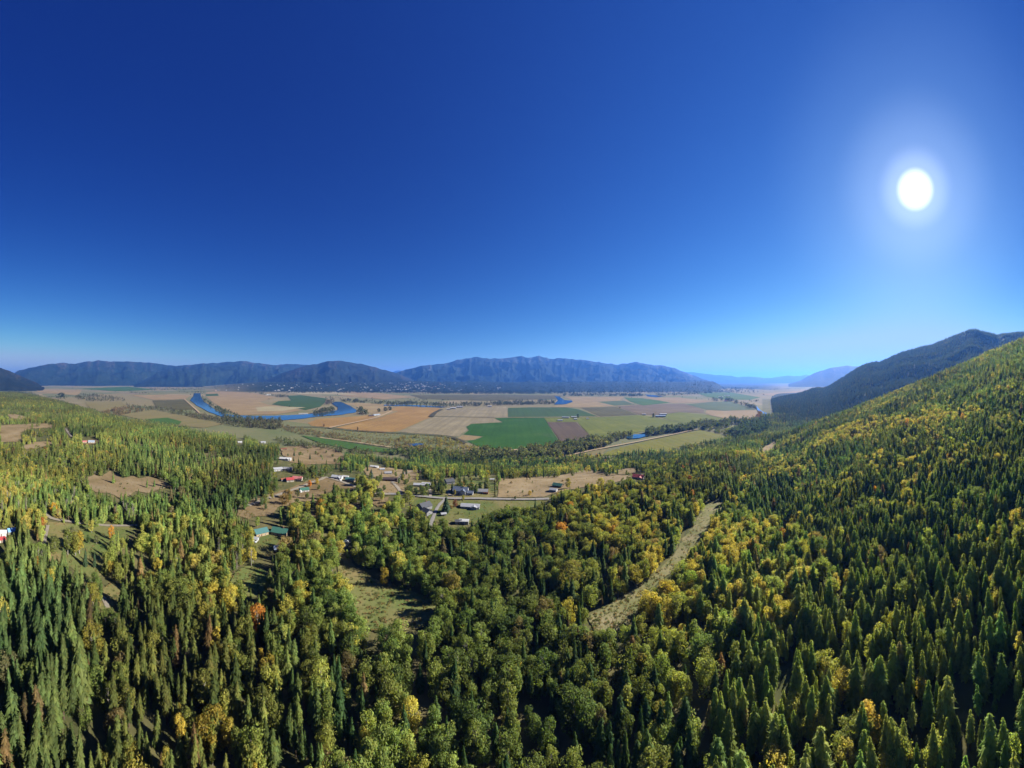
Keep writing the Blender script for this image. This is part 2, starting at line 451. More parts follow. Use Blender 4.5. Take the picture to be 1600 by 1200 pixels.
FM = {
 'gold':  field_mat('crop_gold', (0.29, 0.175, 0.08), (0.35, 0.22, 0.105), rot=0.9, stripe=0.25),
 'tan':   field_mat('crop_tan', (0.28, 0.205, 0.13), (0.34, 0.265, 0.18), rot=0.7, stripe=0.3),
 'peach': field_mat('crop_peach', (0.28, 0.20, 0.135), (0.33, 0.25, 0.175), rot=0.2, stripe=0.3),
 'grey':  field_mat('crop_beige', (0.245, 0.205, 0.16), (0.30, 0.255, 0.20), rot=-0.5, stripe=0.4),
 'pale':  field_mat('crop_pale', (0.33, 0.285, 0.215), (0.38, 0.33, 0.25), rot=0.3),
 'dgreen': field_mat('crop_dark_green', (0.030, 0.092, 0.014), (0.044, 0.112, 0.018), rot=0.35, stripe=0.3),
 'mgreen': field_mat('crop_green', (0.055, 0.095, 0.04), (0.045, 0.10, 0.038), rot=0.2, stripe=0.35),
 'teal':  field_mat('crop_blue_green', (0.085, 0.12, 0.07), (0.105, 0.135, 0.08), rot=0.2),
 'ygreen': field_mat('crop_yellow_green', (0.13, 0.15, 0.033), (0.185, 0.19, 0.048), rot=1.0, stripe=0.35, patch=1.6),
 'ochre': field_mat('meadow_ochre', (0.185, 0.175, 0.04), (0.14, 0.155, 0.035), rot=0.8, stripe=0.4, patch=2),
 'purple': field_mat('plough_brown', (0.115, 0.083, 0.072), (0.145, 0.108, 0.092), rot=0.6, stripe=0.4),
 'mauve': field_mat('plough_mauve', (0.155, 0.118, 0.098), (0.195, 0.15, 0.12), rot=0.4, stripe=0.4),
 'olive': field_mat('stubble_olive', (0.10, 0.092, 0.05), (0.135, 0.122, 0.065), rot=0.5),
 'bgreen': field_mat('crop_bright_green', (0.06, 0.125, 0.035), (0.085, 0.145, 0.045), rot=0.4),
 'gtan':  field_mat('pasture_tan', (0.215, 0.18, 0.105), (0.185, 0.165, 0.085), rot=0.6),
}
FIELDS = [
 ('gold', [(481, 661), (496, 654.5), (560, 650.5), (574, 648.8), (590, 651.5), (521, 667.5), (503, 667.8), (486, 665)], 'golden stubble field in the bend south of the river'),
 ('gold', [(525, 668.4), (593, 652.3), (622, 643), (610, 640), (620, 635.5), (686, 638), (690, 640.5), (675, 651), (621, 674.5), (600, 676), (560, 673.5)], 'large golden stubble field crossed by a pale farm lane'),
 ('tan', [(533, 629.8), (560, 629.3), (610, 631.8), (694, 636.8), (686, 637.8), (618, 635), (607, 640), (620, 642.3), (592, 650.5), (566, 640), (553, 634)], 'pale tan field along the dark river woods'),
 ('grey', [(624, 675), (678, 651.6), (770, 653.4), (784, 660), (735, 662.2), (727, 667), (731, 672.5), (721, 677.5), (717, 682.5), (700, 681.5), (650, 677.5)], 'beige ploughed field with a scalloped edge against green crop'),
 ('grey', [(680, 650.6), (691, 641), (720, 638), (793, 635), (792, 652), (770, 652.6)], 'beige ploughed field behind the dark drain line'),
 ('tan', [(714, 685.5), (723, 680), (753, 682.5), (740, 687.2), (727, 688.5)], 'small tan tongue of stubble between green crop'),
 ('dgreen', [(736, 662.8), (786, 660), (773, 653.6), (795, 652.8), (850, 653), (876, 694.5), (840, 701), (770, 703.5), (742, 696), (730, 689.2), (741, 688), (756, 682.3), (724, 679), (733, 672.5), (729, 667)], 'big deep green crop field beside the ploughed square'),
 ('mgreen', [(794, 637.5), (830, 636.6), (885, 636.6), (905, 640), (936, 651.2), (850, 652.4), (794, 652.3)], 'mid green crop field behind the white farm buildings'),
 ('purple', [(855, 660.2), (900, 659.8), (928, 686.5), (879, 694)], 'ploughed brown square field beside the deep green crop'),
 ('ygreen', [(850, 653), (936, 652), (1000, 648.6), (1022, 651.5), (1045, 657), (1078, 663), (1060, 668), (1000, 675), (960, 682), (929, 687.5), (902, 659.5), (855, 659.5)], 'wide yellow-green hay field in front of the farms'),
 ('ygreen', [(1040, 647), (1062, 644.5), (1108, 649), (1142, 657), (1118, 661.5), (1076, 662.5), (1046, 656.5), (1030, 651.5)], 'yellow-green hay field behind the long barn'),
 ('olive', [(908, 637.5), (962, 636), (996, 648.2), (938, 651), (920, 643)], 'dull olive-brown stubble field beyond the white farm'),
 ('mauve', [(964, 635.5), (1000, 632.5), (1068, 630.8), (1100, 640.5), (1100, 645.5), (1062, 643.8), (1030, 648.5), (998, 648)], 'mauve-brown ploughed field behind the long barn'),
 ('tan', [(879, 619.8), (975, 619.8), (968, 625), (990, 633), (962, 635), (905, 637), (862, 635.8), (895, 629.5), (892, 624)], 'tan field wrapped inside the far river bend'),
 ('teal', [(934, 628), (975, 626), (992, 632.3), (960, 634.2)], 'dull blue-green pasture strip behind the tan field'),
 ('bgreen', [(975, 621), (1004, 622.5), (1050, 629), (1005, 633.8), (985, 628)], 'fresh green crop strip beside peach stubble'),
 ('peach', [(1003, 621), (1062, 621.2), (1113, 627.8), (1052, 630)], 'peach stubble wedge among green strips'),
 ('teal', [(1072, 632), (1112, 628.2), (1142, 627.3), (1180, 640), (1130, 641.6), (1104, 640)], 'blue-green crop field inside the curve of the dyke'),
 ('peach', [(1102, 646), (1104, 641), (1132, 642.4), (1181, 641), (1186, 648), (1179, 655.5), (1146, 657), (1110, 649)], 'peach and tan field with a winding drain'),
 ('bgreen', [(1088, 614), (1140, 613), (1188, 621), (1172, 625), (1130, 624), (1104, 620)], 'green crop strip with a row of white buildings'),
 ('gtan', [(1092, 608), (1150, 607), (1240, 611), (1180, 616.5), (1140, 612)], 'tan pasture beyond the far green strip'),
 ('peach', [(1185, 616), (1260, 609.5), (1275, 613), (1215, 619.5)], 'peach stubble by the foot of the wooded ridge'),
 ('ochre', [(936, 712.5), (955, 704.5), (1010, 689.5), (1094, 672.5), (1138, 682), (1122, 688.5), (1062, 698.5), (1046, 706), (1000, 712)], 'ochre and green meadow beside the slough water'),
 ('gtan', [(866, 719.5), (930, 704.5), (952, 701), (936, 712.5), (915, 721)], 'dry tan meadow end beside the slough trees'),
 ('ygreen', [(1130, 671), (1150, 665), (1160, 668), (1140, 675)], 'small yellow-green glade among the slough trees'),
 ('bgreen', [(470, 681), (500, 685), (560, 694.5), (625, 705), (610, 708.5), (548, 703), (500, 693)], 'long narrow green field below the wooded slope'),
 ('gtan', [(188, 648.5), (238, 640.5), (300, 652), (352, 662.8), (318, 669), (250, 664), (215, 655)], 'dry pasture with a green end beside the river trees'),
 ('bgreen', [(226, 655.5), (262, 653), (284, 659), (280, 664), (248, 663.6)], 'bright green end of the dry riverside pasture'),
 ('peach', [(322, 613), (345, 611), (395, 614), (432, 621), (405, 628), (420, 633), (455, 637), (470, 642), (430, 648), (375, 649), (352, 641), (334, 630), (322, 620)], 'wide peach stubble field on the river bend'),
 ('mgreen', [(321.5, 616), (340, 615.2), (342, 618.6), (322, 619.4)], 'tiny dark green plot in the peach stubble'),
 ('mgreen', [(449, 618.5), (470, 617.5), (511, 623), (507, 630), (500, 636), (478, 641), (455, 636), (425, 632), (435, 627), (455, 626)], 'green crop field opposite the river bend'),
 ('pale', [(400, 637), (420, 635), (478, 636.8), (440, 642.5), (402, 643)], 'pale fallow strip in the peach field'),
 ('peach', [(205, 617.5), (262, 616.5), (298, 618), (290, 624), (240, 625)], 'peach stubble strip across the river'),
 ('olive', [(238, 626), (288, 625), (304, 640), (276, 641), (244, 636)], 'dull olive pasture beside the river track'),
 ('gtan', [(132, 629), (190, 628), (198, 636), (160, 645), (140, 638)], 'tan clearing at the edge of the wooded plain'),
 ('bgreen', [(128, 607.3), (200, 604), (245, 609), (180, 611.5)], 'thin green strip far across the plain'),
 ('tan', [(52, 608), (128, 610), (122, 618), (60, 613)], 'tan plain pasture at the foot of the dark hill'),
 ('peach', [(520, 608.5), (600, 615), (645, 621), (600, 624.5), (540, 619), (490, 612)], 'peach stubble in front of the far town'),
 ('olive', [(640, 617.5), (760, 617), (880, 618), (872, 623.5), (760, 626.5), (660, 623.5)], 'grey-green marsh pasture beside the dark river woods'),
 ('pale', [(420, 609), (520, 612), (560, 617), (470, 616.5)], 'pale fallow strip behind the green river field'),
]
for k, (mname, pts, lab) in enumerate(FIELDS):
    flat('field', pts, FM[mname], 0.6 + 0.05 * k, lab, 'field')

wm, t, b = new_mat('river_water', 0.06, 0.5)
b.inputs['Base Color'].default_value = (0.008, 0.03, 0.06, 1)
bp = N(t, 'ShaderNodeBump'); bp.inputs['Strength'].default_value = 0.12; bp.inputs['Distance'].default_value = 0.3
t.links.new(noise(t, 0.25, 4, objco(t)), bp.inputs['Height']); t.links.new(bp.outputs[0], b.inputs['Normal'])
RIVERS = [
 ([(303, 614.5), (313, 614.5), (314, 620), (318, 627), (328, 634), (338, 642), (350, 647), (372, 650), (400, 650.5), (428, 650.2), (470, 648.5), (500, 646), (528, 641), (528, 637), (518, 630.5), (523, 628), (533, 628.5), (548, 635), (557, 641), (556, 645), (530, 649), (500, 651), (470, 655), (440, 657.5), (420, 656.5), (400, 656), (370, 655), (344, 651), (324, 643), (307, 634), (297, 626), (302, 619.5)], 'broad blue river looping through the stubble fields', 'river'),
 ([(866, 619), (874, 620), (882, 625.5), (893, 626), (895, 628), (884, 632), (866, 632.5), (872, 626)], 'blue river bend beside the tan far field', 'river'),
 ([(600, 633), (640, 633), (700, 636), (690, 637.3), (640, 635), (600, 634.4)], 'thin dark river reach under the woods', 'river'),
 ([(1008, 616.5), (1026, 618), (1037, 620), (1026, 621), (1012, 619.5)], 'small pale river bend far down the valley', 'river'),
 ([(1100, 612.4), (1110, 612.6), (1112, 613.8), (1102, 614.2)], 'bright white pond far down the valley', 'pond'),
 ([(1178, 634.5), (1183, 636), (1190, 643), (1198, 646), (1199, 650), (1192, 654), (1189, 653), (1193, 648.5), (1184, 642)], 'pale river reach at the foot of the wooded ridge', 'river'),
 ([(978, 684), (990, 680), (1006, 679.5), (1016, 681.5), (1000, 685.5), (984, 687)], 'blue slough water between two lines of trees', 'pond'),
 ([(636, 695.5), (650, 694), (664, 695), (652, 698), (640, 698)], 'dark pool among the slough shrubs', 'pond'),
]
for k, (pts, lab, cat) in enumerate(RIVERS):
    flat('river' if cat == 'river' else 'pond', pts, wm, 3.0 + 0.05 * k, lab, cat)

def drape(name, pts, mat, label, cat, lift=0.35, step=7.0):
    """a clearing: polygon of photo pixels laid on the land"""
    pts = jag(pts, 4, 1.7)
    P = []
    for u, y in pts:
        p, r = place(u, y); P.append(Vector((p.x, p.y)))
    xs = [p.x for p in P]; ys = [p.y for p in P]
    st = max(step, math.sqrt((max(xs) - min(xs)) * (max(ys) - min(ys)) / 2500))
    inner = []
    x = min(xs)
    while x < max(xs):
        y = min(ys)
        while y < max(ys):
            inner.append(Vector((x + random.uniform(-1, 1) * st * 0.2, y + random.uniform(-1, 1) * st * 0.2))); y += st
        x += st
    n = len(P)
    vo, eo, fo, *_ = delaunay_2d_cdt(P + inner, [(i, (i + 1) % n) for i in range(n)], [tuple(range(n))], 1, 1e-3)
    u, r = xy2ur(np.array([v.x for v in vo]), np.array([v.y for v in vo]))
    z = ground(u, r) + lift + 0.0006 * r
    me = bpy.data.meshes.new(name)
    me.from_pydata([(v.x, v.y, float(zz)) for v, zz in zip(vo, z)], [], [tuple(f) for f in fo])
    me.materials.append(mat)
    for p in me.polygons: p.use_smooth = True
    if len(me.polygons) and sum(p.normal.z for p in me.polygons) < 0: me.flip_normals()
    o = link(name, me)
    tag(o, label, cat, kind='structure')
    return o

def meadow_mat(name, a, b_, c_, s=1.0):
    m, t, b = new_mat(name, 0.95, 0.05)
    a, b_, c_ = (tuple(x * K for x in q_) for q_ in (a, b_, c_))
    v = objco(t)
    c = ramp(t, noise(t, 0.03 * s, 6, v, 0.6), [(0.3, a), (0.5, b_), (0.7, c_)])
    c = mix(t, c, tuple(x * 0.5 for x in a), ramp(t, noise(t, 0.3 * s, 4, v), [(0.56, (0, 0, 0)), (0.75, (0.6,) * 3)]))
    t.links.new(c, b.inputs['Base Color'])
    bp = N(t, 'ShaderNodeBump'); bp.inputs['Strength'].default_value = 0.5; bp.inputs['Distance'].default_value = 0.4
    t.links.new(noise(t, 0.5, 4, v), bp.inputs['Height']); t.links.new(bp.outputs[0], b.inputs['Normal'])
    return m
MM = {
 'dry': meadow_mat('meadow_dry', (0.19, 0.145, 0.07), (0.265, 0.195, 0.105), (0.32, 0.25, 0.15)),
 'rust': meadow_mat('meadow_rust', (0.165, 0.12, 0.055), (0.235, 0.168, 0.088), (0.29, 0.22, 0.125)),
 'lawn': meadow_mat('meadow_lawn', (0.09, 0.135, 0.035), (0.155, 0.155, 0.052), (0.23, 0.185, 0.09)),
 'green': meadow_mat('meadow_green', (0.12, 0.18, 0.045), (0.20, 0.20, 0.07), (0.29, 0.21, 0.10)),
 'cut': meadow_mat('brush_cut', (0.135, 0.155, 0.055), (0.21, 0.20, 0.09), (0.30, 0.25, 0.145), 2),
}
CLEAR = [
 ('dry', [(131, 756), (138, 746), (150, 741), (160, 745), (172, 736), (184, 742), (192, 748), (206, 744), (218, 748), (232, 745), (248, 750), (258, 753), (267, 761), (246, 766), (232, 771), (212, 768), (200, 776), (186, 778), (170, 771), (150, 770)], 'dry tan hill clearing among conifers'),
 ('green', [(76, 816), (105, 819), (150, 822), (212, 824), (214, 832), (190, 842), (170, 852), (163, 878), (164, 896), (150, 903), (132, 902), (108, 886), (90, 882), (68, 872)], 'green and brown meadow below the dirt road'),
 ('dry', [(0, 665), (30, 663.5), (70, 662), (86, 666), (80, 669), (48, 670), (32, 676), (36, 690), (0, 692)], 'tan pasture on the wooded bench'),
 ('dry', [(30, 699), (55, 691), (80, 689), (82, 694), (62, 700), (40, 703)], 'small tan glade below the pasture'),
 ('dry', [(11, 648), (22, 647), (42, 652), (36, 655), (18, 655)], 'small sandy gap far in the forest'),
 ('rust', [(378, 792), (392, 783), (412, 776), (440, 767), (470, 757), (500, 746), (520, 748), (560, 760), (560, 768), (535, 764), (512, 770), (495, 784), (470, 784), (452, 790), (434, 793), (425, 806), (398, 808), (384, 800)], 'reddish dry yard ground along the gravel road'),
 ('rust', [(438, 701), (450, 698), (480, 695.5), (511, 698.5), (532, 707), (540, 718), (534, 726), (505, 725), (478, 727), (452, 722), (442, 712)], 'reddish brown rough meadow behind the white houses'),
 ('dry', [(566, 733), (580, 727), (596, 730), (640, 735), (660, 736), (648, 750), (634, 758), (628, 771), (604, 773), (590, 764), (588, 748), (572, 742)], 'dry ground around the dark barn'),
 ('lawn', [(630, 772), (636, 764), (660, 752), (700, 748), (740, 744), (776, 743), (773, 778), (720, 778.5), (680, 777), (655, 775)], 'green lawns and yards of the hamlet'),
 ('dry', [(777, 777.5), (781, 748), (800, 748), (840, 746), (884, 742), (910, 734), (927, 735), (950, 740), (988, 744.5), (975, 751), (940, 758), (905, 763), (880, 768), (850, 777)], 'big tan hayfield beside the straight hedge'),
 ('dry', [(955, 736), (975, 732), (1002, 731.5), (992, 740), (968, 742)], 'tan strip behind the row of shrubs'),
 ('lawn', [(640, 779), (700, 782), (780, 784), (852, 783), (838, 793), (795, 798), (775, 797), (757, 808), (742, 818), (715, 819), (676, 816), (668, 808), (676, 800), (655, 796), (640, 788)], 'yellowing lawn below the paved road'),
 ('rust', [(584, 779), (608, 777), (606, 789), (590, 793), (582, 788)], 'small bare patch in the woods below the road'),
 ('green', [(521, 872), (528, 866), (546, 874), (562, 892), (585, 906), (622, 918), (652, 928), (680, 940), (682, 958), (660, 982), (600, 992), (560, 980), (546, 935), (532, 900)], 'curving green and rusty meadow at the wood edge'),
 ('green', [(685, 858), (700, 857), (708, 863), (690, 864)], 'small bright glade in the dense wood'),
 ('cut', [(1108, 784), (1128, 779), (1124, 790), (1112, 806), (1104, 822), (1098, 842), (1082, 858), (1072, 874), (1052, 892), (1028, 912), (1010, 932), (1000, 955), (975, 985), (930, 990), (918, 965), (964, 938), (1000, 915), (1022, 898), (1046, 876), (1056, 862), (1066, 842), (1082, 826), (1092, 806)], 'tan brush-covered cut line winding through the woods'),
 ('dry', [(1187, 704), (1198, 697), (1213, 690), (1210, 698), (1197, 707)], 'tan road cut on the hill spur'),
 ('lawn', [(393, 842), (405, 828), (440, 828), (446, 838), (432, 850), (428, 862), (412, 872), (399, 860)], 'garden clearing between the green-roofed houses'),
 ('green', [(362, 902), (378, 888), (408, 880), (420, 902), (416, 924), (398, 934), (372, 930), (360, 918)], 'rusty green glade below the garden'),
 ('rust', [(470, 806), (488, 800), (498, 806), (484, 816), (472, 814)], 'small reddish gap among birches'),
 ('dry', [(535, 790), (560, 786), (566, 794), (545, 800)], 'shaded bare gap beside the tall trees'),
 ('cut', [(38, 832), (52, 828), (58, 832), (54, 842), (44, 841)], 'small sandy yard beside the track'),
 ('dry', [(128, 690), (150, 686), (158, 690), (146, 695), (132, 695)], 'bare yard around the lone forest house'),
 ('green', [(150, 930), (172, 912), (190, 920), (196, 945), (180, 962), (160, 962)], 'weedy gap beside the curving track'),
 ('dry', [(372, 796), (392, 800), (402, 806), (388, 812), (370, 806)], 'bare gap at the road end'),
]
for mname, pts, lab in CLEAR:
    drape('meadow', pts, MM[mname], lab, 'meadow')

road_m = plain('gravel_road', (0.31, 0.27, 0.21), 0.9, 0.1, 0.15, 0.5)
pave_m = plain('paved_road', (0.25, 0.235, 0.215), 0.85, 0.2, 0.12, 0.5)
def road(pts, width, mat, label, lift=0.75):
    P = [place(u, y)[0] for u, y in pts]
    # Catmull-Rom through the points
    Q = []
    for i in range(len(P) - 1):
        p0 = P[max(i - 1, 0)]; p1 = P[i]; p2 = P[i + 1]; p3 = P[min(i + 2, len(P) - 1)]
        n = max(2, int((p2 - p1).length / 6))
        for k in range(n):
            f = k / n
            Q.append(0.5 * ((2 * p1) + (p2 - p0) * f + (2 * p0 - 5 * p1 + 4 * p2 - p3) * f * f + (3 * p1 - p0 - 3 * p2 + p3) * f ** 3))
    Q.append(P[-1])
    V = []
    for i, q in enumerate(Q):
        d = (Q[min(i + 1, len(Q) - 1)] - Q[max(i - 1, 0)]); d.z = 0; d.normalize()
        nrm = Vector((-d.y, d.x, 0)) * (width / 2) * random.uniform(0.88, 1.12)
        for s in (-1, -0.33, 0.33, 1):
            p = q + nrm * s
            V.append((p.x, p.y, zat(p.x, p.y) + lift + 0.0006 * math.hypot(p.x, p.y) + (0.08 if abs(s) < 0.5 else 0)))
    Fc = []
    for i in range(len(Q) - 1):
        for s in range(3):
            a = i * 4 + s
            Fc.append((a, a + 1, a + 5, a + 4))
    me = mesh_np('road', np.array(V), np.array(Fc), mat, True)
    if me.polygons[0].normal.z < 0: me.flip_normals()
    o = link('road', me)
    tag(o, label, 'road', kind='structure')
ROADS = [
 ([(388, 791), (412, 782), (441, 772), (472, 761), (502, 750), (510, 746.5), (536, 754), (562, 764), (585, 771), (610, 773)], 5.5, road_m, 'gravel road bending past the red-roofed houses'),
 ([(606, 772.6), (640, 774), (680, 778.5), (720, 780), (780, 780.5), (858, 780)], 5.8, pave_m, 'pale paved road through the hamlet'),
 ([(627, 771), (616, 757), (613, 754.5), (622, 751.5), (627, 744), (638, 738.5), (658, 736.5)], 4.5, road_m, 'forked gravel drive past the dark barn'),
 ([(697, 779), (690, 786), (683, 795), (676, 812), (672, 824)], 3.6, pave_m, 'driveway running down past the dark grey house'),
 ([(70, 800), (76, 808), (86, 812.5), (105, 815.5), (130, 819), (170, 822.5), (214, 822)], 4.5, road_m, 'pale dirt road above the meadow'),
 ([(75, 822), (71, 840), (65, 872)], 3.0, road_m, 'narrow pale track down the meadow edge'),
 ([(146, 926), (156, 932), (164, 940), (168, 952)], 3.2, road_m, 'curving track at the meadow bottom'),
 ([(103, 670), (107, 677), (112, 683)], 6.0, road_m, 'short pale track in the forest'),
 ([(549, 842), (541, 853), (523, 869)], 4.0, road_m, 'reddish track to the white pickup'),
 ([(705, 776), (700, 769), (712, 762)], 3.2, road_m, 'short drive up to the white gabled house'),
 ([(672, 777), (673, 769), (668, 762)], 3.5, road_m, 'short drive to the low grey house'),
]
for a in ROADS: road(*a)
lane_m = plain('farm_lane', (0.42, 0.31, 0.19), 0.95, 0.05, 0.12, 0.2)
drain_m = plain('drain_bank', (0.07, 0.065, 0.04), 0.95, 0.05, 0.3, 0.05)
for pts, wd, m_, lab in [
 ([(514, 669.5), (540, 664), (570, 657.5), (592, 651.8), (612, 643)], 16, lane_m, 'pale farm lane between golden stubble fields'),
 ([(674, 652), (680, 645.5), (690, 640.3)], 30, drain_m, 'dark curved drain between golden and beige fields'),
 ([(678, 651.2), (720, 652.2), (772, 653)], 9, drain_m, 'thin dark drain between the beige fields'),
 ([(445, 668), (500, 668.5), (560, 674), (640, 678.5), (700, 683), (728, 694)], 14, drain_m, 'dark weedy dyke along the front of the fields'),
 ([(735, 704), (800, 704.5), (880, 697)], 10, lane_m, 'pale dyke track in front of the green crop'),
 ([(288, 624), (300, 635), (312, 646)], 12, lane_m, 'pale river track beside olive pasture'),
 ([(792, 653), (850, 652.7), (936, 651.6)], 9, lane_m, 'thin farm lane to the white farm'),
 ([(500, 685), (560, 692.7), (640, 704)], 8, lane_m, 'pale path along the narrow green field'),
 ([(860, 720), (930, 704), (1010, 688.5), (1090, 671.5)], 9, lane_m, 'dyke path along the slough meadow'),
]:
    road(pts, wd, m_, lab, 3.2)

